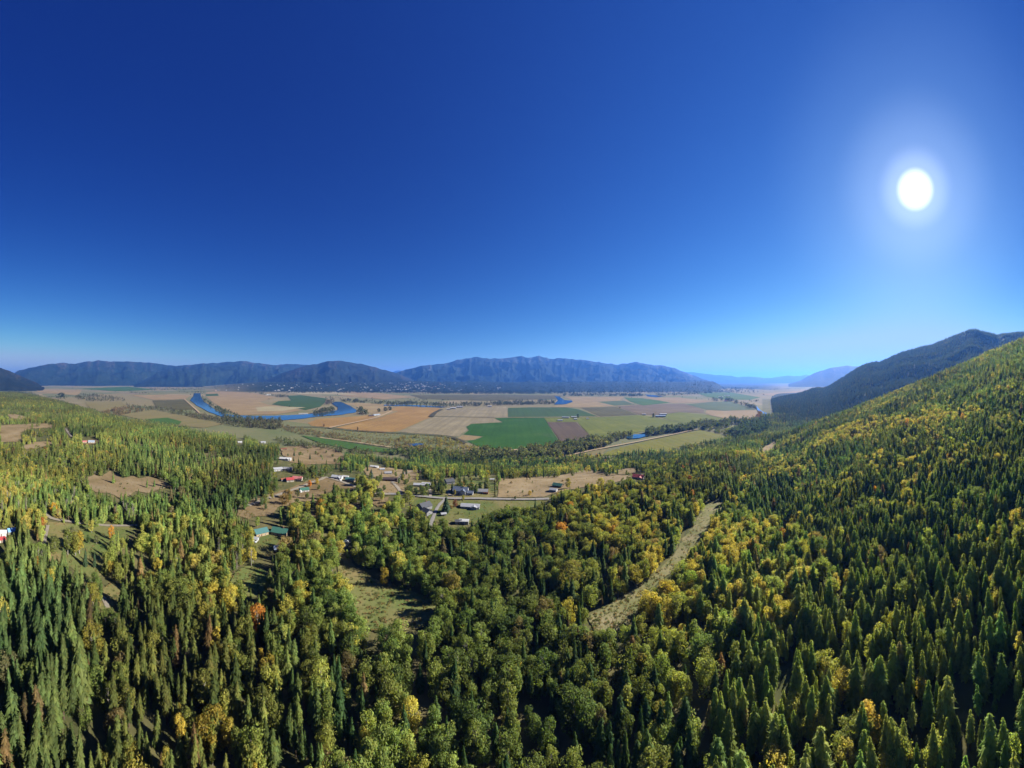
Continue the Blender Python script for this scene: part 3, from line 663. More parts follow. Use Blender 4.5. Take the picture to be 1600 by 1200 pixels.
# ------------------------------------------------------------------ houses, sheds and farm buildings (their yards keep the trees away)
# u, y of the base, width m, depth m, wall height m, roof pitch, turn degrees, wall colour, roof colour, chimney, name, label
HOUSES = [
 (475, 768, 11, 8, 3.0, .45, 20, 'white', 'green', 0, 'house', 'small green-roofed house beside the gravel road'),
 (548, 752, 13, 9, 3.0, .42, -25, 'tan', 'teal', 0, 'house', 'teal-roofed house by the bend of the gravel road'),
 (527, 748, 15, 9, 3.2, .40, -20, 'white', 'lightgrey', 1, 'house', 'white house with pale grey roof by the road bend'),
 (540, 747, 8, 6, 2.6, .35, -20, 'white', 'white', 0, 'shed', 'white shed between the pale-roofed and teal-roofed houses'),
 (453, 752, 10, 8, 3.0, .5, 10, 'cream', 'red', 0, 'house', 'red-roofed house at the conifer edge above the road'),
 (465, 750.5, 13, 9, 3.2, .5, -15, 'cream', 'pink', 1, 'house', 'pinkish-roofed house next to the red-roofed one'),
 (442, 751, 7, 5, 2.4, .4, 30, 'grey', 'rust', 0, 'shed', 'rusty-roofed shed beside the red-roofed house'),
 (446, 719, 20, 11, 3.4, .32, -15, 'white', 'white', 0, 'house', 'long white-roofed house below the reddish meadow'),
 (434, 735, 14, 9, 3.0, .35, 15, 'white', 'lightgrey', 0, 'house', 'white house hidden at the conifer edge'),
 (450, 735, 13, 9, 3.0, .45, -10, 'cream', 'grey', 0, 'house', 'grey-roofed cream house behind the red roofs'),
 (411, 692, 17, 11, 3.4, .35, 10, 'white', 'lightgrey', 0, 'house', 'lone white house among conifers above the meadow'),
 (444, 702.5, 16, 9, 3.2, .35, 0, 'brown', 'rust', 0, 'barn', 'low brown barn at the top of the reddish meadow'),
 (606, 751.5, 26, 10, 3.6, .30, -4, 'brown', 'darkbrown', 0, 'barn', 'long dark brown barn beside the forked drive'),
 (606, 741, 12, 8, 3.0, .40, 15, 'white', 'grey', 0, 'house', 'grey-roofed white house behind the dark barn'),
 (585, 731, 15, 8, 3.2, .35, -20, 'white', 'white', 0, 'house', 'white-roofed house on the reddish rise'),
 (597, 735, 9, 7, 2.8, .40, 10, 'grey', 'lightgrey', 0, 'shed', 'pale shed next to the white-roofed house'),
 (655, 760, 14, 8, 3.0, .32, -5, 'cream', 'lightgrey', 0, 'house', 'low cream house with pale roof behind the road trees'),
 (666, 759, 11, 8, 3.0, .32, -12, 'white', 'white', 0, 'house', 'white low house next to the cream one'),
 (702, 756, 12, 10, 4.2, .60, 25, 'grey', 'slate', 1, 'house', 'steep slate-roofed house at the wood edge of the hamlet'),
 (720, 771, 18, 11, 4.8, .62, -12, 'white', 'slateblue', 1, 'house', 'large white gabled house with blue-grey roof by the paved road'),
 (733, 773, 10, 7, 3.0, .5, -12, 'white', 'slateblue', 0, 'garage', 'white garage beside the large gabled house'),
 (754, 770.5, 13, 9, 3.2, .42, -6, 'white', 'grey', 0, 'house', 'white bungalow with grey roof near the long hedge'),
 (759, 772, 6, 5, 2.6, .45, -6, 'brick', 'rust', 0, 'shed', 'brick-red shed beside the bungalow'),
 (769, 751, 6, 4, 2.4, .35, 0, 'white', 'white', 0, 'shed', 'tiny white shed at the hedge end'),
 (663, 795, 13, 11, 4.0, .55, 40, 'grey', 'slate', 1, 'house', 'dark grey hip-roofed house above the driveway'),
 (667, 803, 9, 8, 3.2, .55, -50, 'grey', 'slate', 0, 'garage', 'dark grey garage wing below the hip-roofed house'),
 (735, 794, 20, 9, 3.0, .34, -8, 'lightgrey', 'lightgrey', 0, 'house', 'long pale grey ranch house on the lawn'),
 (725, 818, 9, 5, 3.0, .15, -6, 'white', 'white', 0, 'trailer_home', 'white trailer home at the wood edge of the lawn'),
 (716, 818, 6, 5, 2.6, .35, 10, 'grey', 'slate', 0, 'shed', 'grey shed next to the white trailer home'),
 (693, 806, 5, 4, 2.4, .35, 15, 'cream', 'lightgrey', 0, 'shed', 'small cream shed below the big spruce'),
 (998, 748, 17, 11, 3.6, .50, -20, 'cream', 'red', 1, 'house', 'bright red-roofed house at the end of the tan hayfield'),
 (872, 761, 13, 9, 3.2, .45, -25, 'brown', 'green', 0, 'house', 'green-roofed house on the edge of the tan hayfield'),
 (865, 768, 9, 7, 3.0, .35, -20, 'white', 'lightgrey', 0, 'shed', 'white shed in front of the green-roofed hayfield house'),
 (407, 835, 12, 9, 3.2, .48, 25, 'tan', 'teal', 0, 'house', 'teal-roofed cabin at the garden clearing'),
 (438, 835, 14, 10, 3.4, .50, -20, 'tan', 'green', 1, 'house', 'larger green-roofed house across the garden clearing'),
 (434, 860, 6, 5, 2.6, .42, 10, 'lightgrey', 'paleblue', 0, 'shed', 'pale blue-roofed shed below the garden'),
 (398, 845, 6, 4, 2.4, .38, -30, 'white', 'lightgrey', 0, 'shed', 'little white shed beside the teal cabin'),
 (18, 833, 7, 6, 3.0, .50, 15, 'white', 'skyblue', 0, 'house', 'sky-blue-roofed cabin among golden trees'),
 (3, 836, 8, 6, 3.0, .45, 0, 'white', 'white', 0, 'house', 'white-roofed cabin near the golden trees'),
 (2, 846, 6, 5, 2.6, .5, 20, 'cream', 'red', 0, 'shed', 'red-roofed shed near the white cabin'),
 (143, 692, 13, 9, 3.4, .40, -10, 'white', 'paleblue', 0, 'house', 'pale-roofed house alone in its forest clearing'),
 (132, 692, 9, 7, 3.0, .45, 10, 'tan', 'pink', 0, 'house', 'pink-roofed cabin next to the lone pale house'),
 (375, 692, 13, 9, 3.4, .4, 5, 'white', 'white', 0, 'house', 'tiny white house deep in the conifers'),
 (875, 658, 26, 16, 5, .35, 10, 'lightgrey', 'lightgrey', 0, 'barn', 'grey barn at the corner of the ploughed square'),
 (884, 653.5, 40, 18, 6, .35, -5, 'white', 'lightgrey', 0, 'barn', 'long pale barn of the farm by the mid green field'),
 (897, 652.5, 34, 15, 5, .38, -5, 'white', 'white', 0, 'barn', 'white barn of the farm beside its shelter tree'),
 (899, 656, 18, 14, 5, .40, 15, 'white', 'white', 0, 'house', 'white farmhouse in front of the white barn'),
 (918, 655, 16, 12, 4, .40, 0, 'cream', 'lightgrey', 0, 'house', 'cream farmhouse among the farm trees'),
 (1006, 648.5, 26, 14, 5, .35, 5, 'white', 'white', 0, 'house', 'white farm building near the olive field corner'),
 (1032, 651.5, 60, 22, 7, .30, 12, 'lightgrey', 'paleblue', 0, 'barn', 'very long pale metal barn by the yellow-green field'),
 (1036, 648.5, 44, 20, 7, .34, 12, 'white', 'white', 0, 'barn', 'white barn behind the very long one'),
 (708, 638.5, 44, 22, 7, .35, -5, 'white', 'white', 0, 'barn', 'white barn by the dark river woods'),
 (718, 636.8, 50, 22, 8, .35, 5, 'white', 'lightgrey', 0, 'barn', 'tall pale barn by the dark river woods'),
 (701, 640.2, 30, 16, 5, .38, 0, 'grey', 'lightgrey', 0, 'barn', 'low grey barn at the drain head'),
 (765, 635.5, 34, 16, 6, .35, 0, 'white', 'white', 0, 'barn', 'lone white barn behind the beige field'),
 (588, 649, 50, 16, 5, .30, 40, 'lightgrey', 'paleblue', 0, 'barn', 'long pale barn at the lane between golden fields'),
 (580, 650.5, 30, 14, 5, .40, 20, 'brown', 'darkbrown', 0, 'barn', 'dark barn at the lane between golden fields'),
 (563, 646.2, 22, 14, 5, .40, 0, 'white', 'white', 0, 'house', 'white farmhouse in trees at the river bend'),
 (1126, 621, 60, 24, 8, .3, 0, 'white', 'white', 0, 'barn', 'white barn in the middle of the far green strip'),
 (1136, 619, 70, 24, 8, .3, 0, 'white', 'white', 0, 'barn', 'longest white barn on the far green strip'),
 (1142, 626.5, 40, 22, 7, .35, 0, 'lightgrey', 'white', 0, 'barn', 'pale barn among the dyke trees'),
 (1134, 627, 40, 22, 7, .35, 0, 'white', 'pink', 0, 'barn', 'pink-roofed barn among the dyke trees'),
 (419, 617.5, 70, 30, 9, .3, 0, 'white', 'white', 0, 'barn', 'white barn row behind the peach stubble'),
 (474, 647, 60, 10, 4, .3, 0, 'white', 'white', 0, 'shed', 'long white riverside shed opposite the bend'),
]

# ------------------------------------------------------------------ trees
def leaf_mat(name, translucent=0.35, spec=0.15):
    m = bpy.data.materials.new(name); m.use_nodes = True
    t = m.node_tree; b = t.nodes['Principled BSDF']; out = t.nodes['Material Output']
    b.inputs['Roughness'].default_value = 0.75; b.inputs['Specular IOR Level'].default_value = spec
    at = N(t, 'ShaderNodeAttribute', attribute_type='INSTANCER', attribute_name='tint')
    lv = N(t, 'ShaderNodeAttribute', attribute_type='GEOMETRY', attribute_name='leafvar')
    c = mix(t, at.outputs['Color'], lv.outputs['Color'], 1.0, 'MULTIPLY')
    t.links.new(c, b.inputs['Base Color'])
    tr = N(t, 'ShaderNodeBsdfTranslucent')
    c2 = mix(t, c, (1.22, 1.18, 0.55), 1.0, 'MULTIPLY')
    t.links.new(c2, tr.inputs['Color'])
    ms = N(t, 'ShaderNodeMixShader'); ms.inputs[0].default_value = translucent
    t.links.new(b.outputs[0], ms.inputs[1]); t.links.new(tr.outputs[0], ms.inputs[2])
    t.links.new(ms.outputs[0], out.inputs['Surface'])
    return m
needle_m = leaf_mat('conifer_needles', 0.62)
leaves_m = leaf_mat('broadleaf_leaves', 0.55)
bark_m = plain('bark', (0.12, 0.085, 0.06), 0.95, 0.05, 0.35, 3)
birch_m = plain('pale_bark', (0.30, 0.27, 0.23), 0.9, 0.1, 0.35, 3)

class Geo:
    def __init__(s): s.v = []; s.f = []; s.c = []
    def tri(s, a, b, c, sh):
        i = len(s.v); s.v += [a, b, c]; s.f.append((i, i + 1, i + 2)); s.c += [sh] * 3
    def quad(s, a, b, c, d, sh):
        s.tri(a, b, c, sh); s.tri(a, c, d, sh)
    def tube(s, pts, rads, n=6):
        rings = []
        for (p, r) in zip(pts, rads):
            rings.append([Vector((p[0] + r * math.cos(2 * math.pi * k / n), p[1] + r * math.sin(2 * math.pi * k / n), p[2])) for k in range(n)])
        for a, b in zip(rings, rings[1:]):
            for k in range(n):
                s.quad(a[k], a[(k + 1) % n], b[(k + 1) % n], b[k], (1, 1, 1))
    def limb(s, a, b, ra, rb, n=4):
        a = Vector(a); b = Vector(b); d = (b - a).normalized()
        x = d.orthogonal().normalized(); y = d.cross(x)
        A = [a + (x * math.cos(2 * math.pi * k / n) + y * math.sin(2 * math.pi * k / n)) * ra for k in range(n)]
        B = [b + (x * math.cos(2 * math.pi * k / n) + y * math.sin(2 * math.pi * k / n)) * rb for k in range(n)]
        for k in range(n): s.quad(A[k], A[(k + 1) % n], B[(k + 1) % n], B[k], (1, 1, 1))
    def mesh(s, name, mat):
        me = mesh_np(name, np.array([tuple(v) for v in s.v]), np.array(s.f), mat)
        at = me.color_attributes.new('leafvar', 'FLOAT_COLOR', 'POINT')
        c = np.ones((len(s.v), 4), np.float32); c[:, :3] = np.array(s.c)
        at.data.foreach_set('color', c.ravel())
        return me

def var(R, a=0.7, b=1.3):
    k = R.uniform(a, b); return (k * R.uniform(0.9, 1.12), k, k * R.uniform(0.85, 1.1))

def conifer(seed, tiers, per, base=0.10, rad=0.155, power=0.85, droop=0.35, ragged=0.25, seg=2):
    """unit-high conifer: whorls of drooping, tapering boughs; returns trunk, crown"""
    R = random.Random(seed); T = Geo(); C = Geo()
    bend = (R.uniform(-.012, .012), R.uniform(-.012, .012))
    T.tube([(0, 0, -0.03), (bend[0], bend[1], 0.45), (bend[0] * .5, 0, 0.98)], [0.017, 0.011, 0.002], 6)
    for i in range(tiers):
        h = base + (1 - base) * (i / tiers) ** 0.95
        rr = rad * (1 - h) ** power * (1 - ragged * R.random()) + 0.008
        if h < base + 0.12: rr *= 0.75
        k = max(4, int(per * (0.6 + 0.4 * (1 - h))))
        a0 = R.random() * 6.28
        for j in range(k):
            if R.random() < 0.07: continue
            a = a0 + 6.2832 * j / k + R.uniform(-.3, .3)
            L = rr * R.uniform(0.65, 1.2)
            ca, sa = math.cos(a), math.sin(a); px_, py_ = -sa, ca
            z0 = h + R.uniform(-.012, .012); wd = L * R.uniform(0.26, 0.42) + 0.004
            dz = L * droop * R.uniform(0.6, 1.5) + (0.03 if h < 0.9 else 0)
            rise = L * 0.12
            sh = var(R)
            root = Vector((ca * .004, sa * .004, z0 + rise + 0.012))
            m1 = Vector((ca * L * .5 + px_ * wd, sa * L * .5 + py_ * wd, z0 - dz * .35))
            m2 = Vector((ca * L * .5 - px_ * wd, sa * L * .5 - py_ * wd, z0 - dz * .35))
            mc = Vector((ca * L * .55, sa * L * .55, z0 + rise * .6))
            tip = Vector((ca * L, sa * L, z0 - dz))
            C.tri(root, m1, mc, sh); C.tri(root, mc, m2, sh)
            C.tri(mc, m1, tip, sh); C.tri(mc, tip, m2, sh)
            if seg > 1:
                for sgn in (-1, 1):   # side twigs hang off each bough
                    q = R.uniform(.45, .8); sh2 = var(R)
                    b0 = Vector((ca * L * q, sa * L * q, z0 - dz * q * .6))
                    b1 = b0 + Vector((ca * L * .22 + sgn * px_ * wd * 1.5, sa * L * .22 + sgn * py_ * wd * 1.5, -L * .22))
                    C.tri(b0 + Vector((0, 0, .012)), b1, b0 - Vector((ca, sa, 0)) * L * .2, sh2)
    top = Vector((bend[0] * .5, 0, 1.0))
    for j in range(5):
        a = j * 1.2566; q = Vector((math.cos(a) * .012, math.sin(a) * .012, .93)); a += 1.2
        C.tri(top, q, Vector((math.cos(a) * .012, math.sin(a) * .012, .93)), (1, 1, 1))
    return T, C

def broadleaf(seed, lobes, leaves, lsize, width=0.27, base=0.22, tall=1.0, bare=False):
    """unit-high leafy tree: trunk, limbs to each lobe, leaf faces spread through the lobes"""
    R = random.Random(seed); T = Geo(); C = Geo()
    T.tube([(0, 0, -0.03), (R.uniform(-.01, .01), R.uniform(-.01, .01), 0.35), (R.uniform(-.02, .02), R.uniform(-.02, .02), 0.85)], [0.022, 0.015, 0.004], 6)
    for i in range(lobes):
        h = base + (0.93 - base) * ((i + R.random()) / lobes)
        q = (h - base) / (1 - base)
        env = width * math.sin(math.pi * min(0.97, 0.16 + 0.8 * q)) ** 0.7
        a = R.random() * 6.2832; d = env * math.sqrt(R.random()) * 0.82
        c = Vector((math.cos(a) * d, math.sin(a) * d, h))
        lr = R.uniform(0.055, 0.135) * (width / 0.27) ** 0.6
        T.limb((0, 0, max(0.15, h - d * 1.1 - 0.05)), c, 0.006, 0.002)
        if bare:
            for k in range(7):
                e = c + Vector((R.uniform(-1, 1), R.uniform(-1, 1), R.uniform(0, 1.2))) * lr
                T.limb(c, e, 0.0022, 0.001, 3)
            if R.random() < 0.6: continue
        lobe_v = R.uniform(0.8, 1.2)
        for k in range(leaves):
            while True:
                p = Vector((R.uniform(-1, 1), R.uniform(-1, 1), R.uniform(-1, 1)))
                if 0.15 < p.length < 1: break
            p = p.normalized() * (p.length ** 0.45)
            nrm = (p + Vector((R.uniform(-1, 1), R.uniform(-1, 1), R.uniform(-.4, 1))) * .7).normalized()
            pos = c + Vector((p.x, p.y, p.z * 0.85 * tall)) * lr
            x = nrm.orthogonal().normalized(); x.rotate(__import__('mathutils').Quaternion(nrm, R.random() * 6.28)); y = nrm.cross(x)
            s1 = lsize * R.uniform(.6, 1.3); s2 = s1 * R.uniform(.55, .9)
            k_ = lobe_v * R.uniform(.72, 1.28); sh = (k_ * R.uniform(.88, 1.14), k_, k_ * R.uniform(.8, 1.1))
            C.quad(pos - x * s1, pos - y * s2, pos + x * s1, pos + y * s2, sh)
    if not C.f: C.tri(Vector((0, 0, .9)), Vector((.01, 0, .9)), Vector((0, .01, .92)), (1, 1, 1))
    return T, C

PROTO = bpy.data.collections.new('tree_library')
def protos(prefix, geos, leafm, trunkm):
    c = bpy.data.collections.new(prefix)
    pairs = []
    for k, (T, C) in enumerate(geos):
        tm = T.mesh(prefix + '_trunk', trunkm); cm = C.mesh(prefix + '_crown', leafm)
        nT = len(T.v)
        G = Geo(); G.v = T.v + C.v; G.c = T.c + C.c
        G.f = T.f + [(a + nT, b + nT, d + nT) for a, b, d in C.f]
        me = G.mesh(prefix + '_whole', trunkm); me.materials.append(leafm)
        mi = np.zeros(len(G.f), np.int32); mi[len(T.f):] = 1
        me.polygons.foreach_set('material_index', mi)
        o = bpy.data.objects.new('%s_%02d' % (prefix, k), me)
        c.objects.link(o)
        pairs.append((tm, cm))
    return c, pairs

con_hi, con_pairs = protos('conifer_near', [conifer(1, 22, 12), conifer(2, 20, 11, .06, .17, .9), conifer(3, 24, 11, .16, .135, .75, .3),
                                            conifer(4, 22, 12, .12, .20, .85, .4), conifer(5, 18, 10, .28, .15, .6, .25, .4), conifer(6, 21, 11, .08, .12, .8, .45),
                                            conifer(7, 15, 9, .3, .14, .55, .2, .65), conifer(8, 19, 12, .05, .23, .8, .45, .3), conifer(9, 17, 10, .2, .16, .35, .3, .5)], needle_m, bark_m)
con_mid, _ = protos('conifer_mid', [conifer(11, 12, 9, .08, .17, .85, .4, .2, 1), conifer(12, 13, 8, .12, .145, .8, .35, .3, 1), conifer(13, 11, 8, .2, .17, .7, .3, .35, 1), conifer(14, 12, 8, .06, .20, .9, .4, .2, 1)], needle_m, bark_m)
con_far, _ = protos('conifer_far', [conifer(21, 6, 6, .05, .20, .85, .5, .2, 1), conifer(22, 6, 6, .08, .18, .8, .5, .3, 1), conifer(23, 5, 6, .1, .23, .7, .5, .3, 1)], needle_m, bark_m)
bro_hi, bro_pairs = protos('broadleaf_near', [broadleaf(31, 32, 78, .0185), broadleaf(32, 30, 78, .0185, .22, .2), broadleaf(33, 38, 78, .0195, .34, .14), broadleaf(34, 28, 76, .018, .17, .25),
                                              broadleaf(35, 46, 78, .021, .42, .12), broadleaf(36, 30, 74, .0185, .25, .28)], leaves_m, birch_m)
bro_mid, _ = protos('broadleaf_mid', [broadleaf(41, 16, 20, .036), broadleaf(42, 15, 20, .036, .22, .2), broadleaf(43, 18, 20, .038, .34, .15), broadleaf(44, 14, 20, .034, .18, .22)], leaves_m, birch_m)
bro_far, _ = protos('broadleaf_far', [broadleaf(51, 8, 12, .075, .34, .12), broadleaf(52, 8, 12, .075, .42, .1), broadleaf(53, 8, 11, .07, .27, .15)], leaves_m, birch_m)
bare_c, bare_pairs = protos('bare_tree', [broadleaf(61, 16, 4, .014, .14, .3, 1, True), broadleaf(62, 14, 3, .014, .11, .35, 1, True), broadleaf(63, 18, 4, .014, .17, .3, 1, True)], leaves_m, birch_m)

def scatter(name, P, rot, scl, tint, pick, coll, label, cat, kind='stuff'):
    me = bpy.data.meshes.new(name)
    me.vertices.add(len(P)); me.vertices.foreach_set('co', np.asarray(P, np.float32).ravel())
    def attr(n, ty, key, v): me.attributes.new(n, ty, 'POINT').data.foreach_set(key, np.ascontiguousarray(v).ravel())
    attr('rotv', 'FLOAT_VECTOR', 'vector', np.asarray(rot, np.float32))
    attr('sclv', 'FLOAT_VECTOR', 'vector', np.asarray(scl, np.float32))
    attr('tint', 'FLOAT_COLOR', 'color', np.concatenate([tint, np.ones((len(P), 1))], 1).astype(np.float32))
    attr('pick', 'INT', 'value', np.asarray(pick, np.int32))
    o = link(name, me)
    g = bpy.data.node_groups.new(name + '_nodes', 'GeometryNodeTree')
    g.interface.new_socket('Geometry', in_out='INPUT', socket_type='NodeSocketGeometry')
    g.interface.new_socket('Geometry', in_out='OUTPUT', socket_type='NodeSocketGeometry')
    gi = g.nodes.new('NodeGroupInput'); go = g.nodes.new('NodeGroupOutput')
    ip = g.nodes.new('GeometryNodeInstanceOnPoints')
    ci = g.nodes.new('GeometryNodeCollectionInfo')
    ci.inputs['Collection'].default_value = coll
    ci.inputs['Separate Children'].default_value = True
    ci.inputs['Reset Children'].default_value = True
    def na(n, ty):
        a = g.nodes.new('GeometryNodeInputNamedAttribute'); a.data_type = ty; a.inputs['Name'].default_value = n
        return a.outputs['Attribute']
    er = g.nodes.new('FunctionNodeEulerToRotation')
    g.links.new(na('rotv', 'FLOAT_VECTOR'), er.inputs[0])
    g.links.new(gi.outputs[0], ip.inputs['Points'])
    g.links.new(ci.outputs[0], ip.inputs['Instance'])
    ip.inputs['Pick Instance'].default_value = True
    g.links.new(na('pick', 'INT'), ip.inputs['Instance Index'])
    g.links.new(er.outputs[0], ip.inputs['Rotation'])
    g.links.new(na('sclv', 'FLOAT_VECTOR'), ip.inputs['Scale'])
    g.links.new(ip.outputs[0], go.inputs[0])
    md = o.modifiers.new('trees', 'NODES'); md.node_group = g
    tag(o, label, cat, kind=kind)
    return o

def inpoly(px_, py_, poly):
    inside = np.zeros(len(px_), bool)
    n = len(poly)
    for i in range(n):
        x1, y1 = poly[i]; x2, y2 = poly[(i + 1) % n]
        if y1 == y2: continue
        c = ((y1 > py_) != (y2 > py_)) & (px_ < (x2 - x1) * (py_ - y1) / (y2 - y1) + x1)
        inside ^= c
    return inside

def segdist(px_, py_, pts):
    d = np.full(len(px_), 1e9)
    for (x1, y1), (x2, y2) in zip(pts, pts[1:]):
        dx, dy = x2 - x1, y2 - y1
        t = np.clip(((px_ - x1) * dx + (py_ - y1) * dy) / (dx * dx + dy * dy + 1e-9), 0, 1)
        d = np.minimum(d, np.hypot(px_ - x1 - t * dx, (py_ - y1 - t * dy) * 1.6))
    return d

# --- sample the woods: density falls slowly with distance, every tree stands on the land
def sample(n, r0, r1, u0, u1):
    r = np.sqrt(rng.uniform(r0 ** 2, r1 ** 2, n)); u = rng.uniform(u0, u1, n)
    return u, r
bands = [(70, 260, -40, 1640, 23.), (260, 520, -40, 1640, 25.), (520, 900, -40, 1640, 32.), (900, 1500, -40, 1640, 48.), (1500, 2600, -40, 1420, 95.), (2600, 5200, -40, 560, 260.)]
LU, LR = [], []
for r0, r1, u0, u1, area in bands:
    n = int((r1 ** 2 - r0 ** 2) / 2 * (u1 - u0) / F / area)
    u, r = sample(n, r0, r1, u0, u1)
    LU.append(u); LR.append(r)
U = np.concatenate(LU); Rr = np.concatenate(LR)
edge = np.interp(U, EDGE_U, EDGE_R)
Z = ground(U, Rr)
A = (U - 800) / F
X = Rr * np.sin(A); Y = Rr * np.cos(A)
Yp = HY + (H - Z) * F / Rr
limit = np.where(U > 1188, 2050, edge * (np.where((U > 640) & (U < 1190), 1.0, 0.93) + 0.12 * (fbm(X / 160, Y / 160, 77) - 0.5)))
keep = (Rr < limit)
keep &= ~((U > 60) & (U < 330) & (Rr > 1900) & (fbm(X / 260, Y / 260, 55) > 0.50))
# thin spots
gap = fbm(X / 55, Y / 55, 21)
keep &= rng.random(len(U)) > (np.clip((gap - 0.62) * 4, 0, 0.7) * (U < 1080) + np.clip((fbm(X / 110, Y / 110, 23) - 0.56) * 6, 0, 0.62) * (U < 700))
U, Rr, Z, X, Y, Yp, gap = [a[keep] for a in (U, Rr, Z, X, Y, Yp, gap)]

# what grows where
pb = np.full(len(U), 0.5)
pb = np.where(U < 470, np.where(Yp > 745, 0.34, 0.10), pb)
pb = np.where((U < 330) & (Yp > 700) & (Yp < 770) & (U < 140), 0.45, pb)
pb = np.where((U < 130) & (Yp > 880), 0.04, pb)
pb = np.where((U >= 470) & (U < 1090), np.where(Yp > 775, 0.70, np.where(Yp > 735, 0.55, 0.30)), pb)
hill = smooth((U - 1020) / 160)
patch = fbm(X / 95 + 3, Y / 95, 31)
stripe = np.exp(-((Yp - (930 - (U - 1020) * 0.80)) / 62.0) ** 2) * (U > 1000)
ph = np.clip(0.05 + (patch - 0.50) * 2.4 + 0.34 * stripe, 0.02, 0.85)
ph = np.where((U > 1380) & (Yp > 690), ph * 0.45, ph); ph = np.where((U > 1440) & (Yp < 640), ph * 0.3, ph)
pb = pb * (1 - hill) + ph * hill
clump = fbm(X / 38, Y / 38, 61)
pb = np.clip(pb + (clump - 0.5) * 1.1, 0.01, 0.97)
isb = rng.random(len(U)) < pb
h = np.where(isb, rng.uniform(9.5, 16.5, len(U)), rng.uniform(9, 21, len(U)) * (0.80 + 0.42 * fbm(X / 70, Y / 70, 301)) + 5 * (clump - 0.5))
h = np.where(~isb & (U < 140) & (Yp > 850), h * 1.30, h)
h = np.where(Rr > 1500, h * 1.25, h)
small = rng.random(len(U)) < 0.16
h = np.where(small, h * rng.uniform(0.4, 0.7, len(U)), h)

# clearings, roads and yards stay open, also where a tall tree in front would cover them
ok = np.ones(len(U), bool)
wu = (fbm(X / 22, Y / 22, 91) - 0.5) * 22 * 250 / np.maximum(Rr, 150); wy_ = (fbm(X / 22, Y / 22, 92) - 0.5) * 16 * 250 / np.maximum(Rr, 150)
for frac in (0.0, 0.45, 0.8):
    yy = Yp - frac * h * F / Rr
    for _, pts, lab_ in CLEAR:
        if _ == 'cut': ok &= ~(inpoly(U, yy, pts) & (rng.random(len(U)) < 0.97))
        ok &= ~(inpoly(U + wu, yy + wy_, pts) & (rng.random(len(U)) < (np.where(clump > 0.66, 0.6, 0.975) if frac < 0.5 else 0.8)))
    for a in ROADS:
        ok &= ~(segdist(U, yy, a[0]) < 3.2)
    for hs_ in HOUSES:
        if hs_[1] > 660:
            rh = (H - 75) * F / (hs_[1] - HY)
            wpx = hs_[2] * 0.62 * F / rh + 1
            ok &= ~((np.abs(U - hs_[0]) < wpx) & (yy < hs_[1] + 3) & (yy > hs_[1] - 9))
U, Rr, Z, X, Y, Yp, gap, isb, h, clump, patch, stripe, hill = [a[ok] for a in (U, Rr, Z, X, Y, Yp, gap, isb, h, clump, patch, stripe, hill)]
n = len(U)

def lerp3(a, b, t): return np.asarray(a)[None, :] * (1 - t[:, None]) + np.asarray(b)[None, :] * t[:, None]
q = rng.random(n)
tint_c = lerp3((0.038, 0.078, 0.024), (0.115, 0.165, 0.042), np.clip(q * 0.8 + 0.5 * (clump - 0.5), 0, 1))
left = smooth((560 - U) / 250)[:, None]
tint_c = tint_c * (1 - left) + lerp3((0.066, 0.104, 0.028), (0.150, 0.172, 0.044), q) * left
grey = ((U < 140) & (Yp > 860))[:, None]
tint_c = np.where(grey, lerp3((0.075, 0.112, 0.034), (0.13, 0.16, 0.046), q), tint_c)
brownish = (rng.random(n) < 0.04)[:, None]
tint_c = np.where(brownish, lerp3((0.12, 0.085, 0.035), (0.16, 0.12, 0.05), q), tint_c)
tint_b = lerp3((0.092, 0.135, 0.032), (0.185, 0.205, 0.048), q)
pyel = np.clip(0.10 + 0.36 * stripe + (patch - 0.5) * 1.6 * hill + (clump - 0.5) * 0.8 + 0.10 * left[:, 0], 0, 0.75)
s = rng.random(n)
tint_b = np.where((s < pyel)[:, None], lerp3((0.19, 0.195, 0.042), (0.33, 0.28, 0.05), rng.random(n) ** 1.3), tint_b)
tint_b = np.where(((s > 0.990))[:, None], lerp3((0.24, 0.15, 0.035), (0.36, 0.16, 0.03), rng.random(n)), tint_b)
tint_b = np.where(((s > 0.955) & (s <= 0.985))[:, None], lerp3((0.14, 0.12, 0.05), (0.19, 0.15, 0.06), rng.random(n)), tint_b)
stand = fbm(X / 140 + 11, Y / 140, 201); stand2 = fbm(X / 90, Y / 90 + 5, 211)
stone = ((0.70 + 0.75 * np.clip((stand - 0.5) * 2.2 + 0.5, 0, 1))[:, None]) * np.stack([1 + 0.55 * (stand2 - 0.5), np.ones(n), 1 - 0.3 * (stand2 - 0.5)], 1)
depth_tone = (1 - 0.42 * smooth((Rr - 900) / 1500))[:, None]  # aerial tone put into the tint: far trees coloured darker with distance
tint = np.where(isb[:, None], tint_b * 1.42, tint_c * (1.30 + 1.1 * hill[:, None]) * np.where(hill[:, None] > 0.3, np.array([[1.18, 1.0, 0.9]]), 1.0)) * stone * rng.uniform(0.62, 1.22, (n, 1)) * depth_tone  # hillside conifers tinted brighter and warmer, standing in for sunlight on their crowns
tint = np.minimum(tint, np.array([[0.42, 0.36, 0.09]]))
tint = np.where(~isb[:, None], np.minimum(tint, np.array([[0.27, 0.31, 0.085]])), tint)
rot = np.stack([rng.normal(0, .035, n), rng.normal(0, .035, n), rng.uniform(0, 6.283, n)], 1)
wide = np.where(isb, rng.uniform(0.85, 1.4, n), rng.uniform(1.0, 1.45, n) + 0.35 * smooth((U - 900) / 250))
scl = np.stack([h * wide, h * wide, h], 1)
P = np.stack([X, Y, Z - 0.15], 1)
pxh = h * F / Rr
inband = (U > 4) & (U < 1596) & (Yp < 965) & (Yp - pxh < 945)

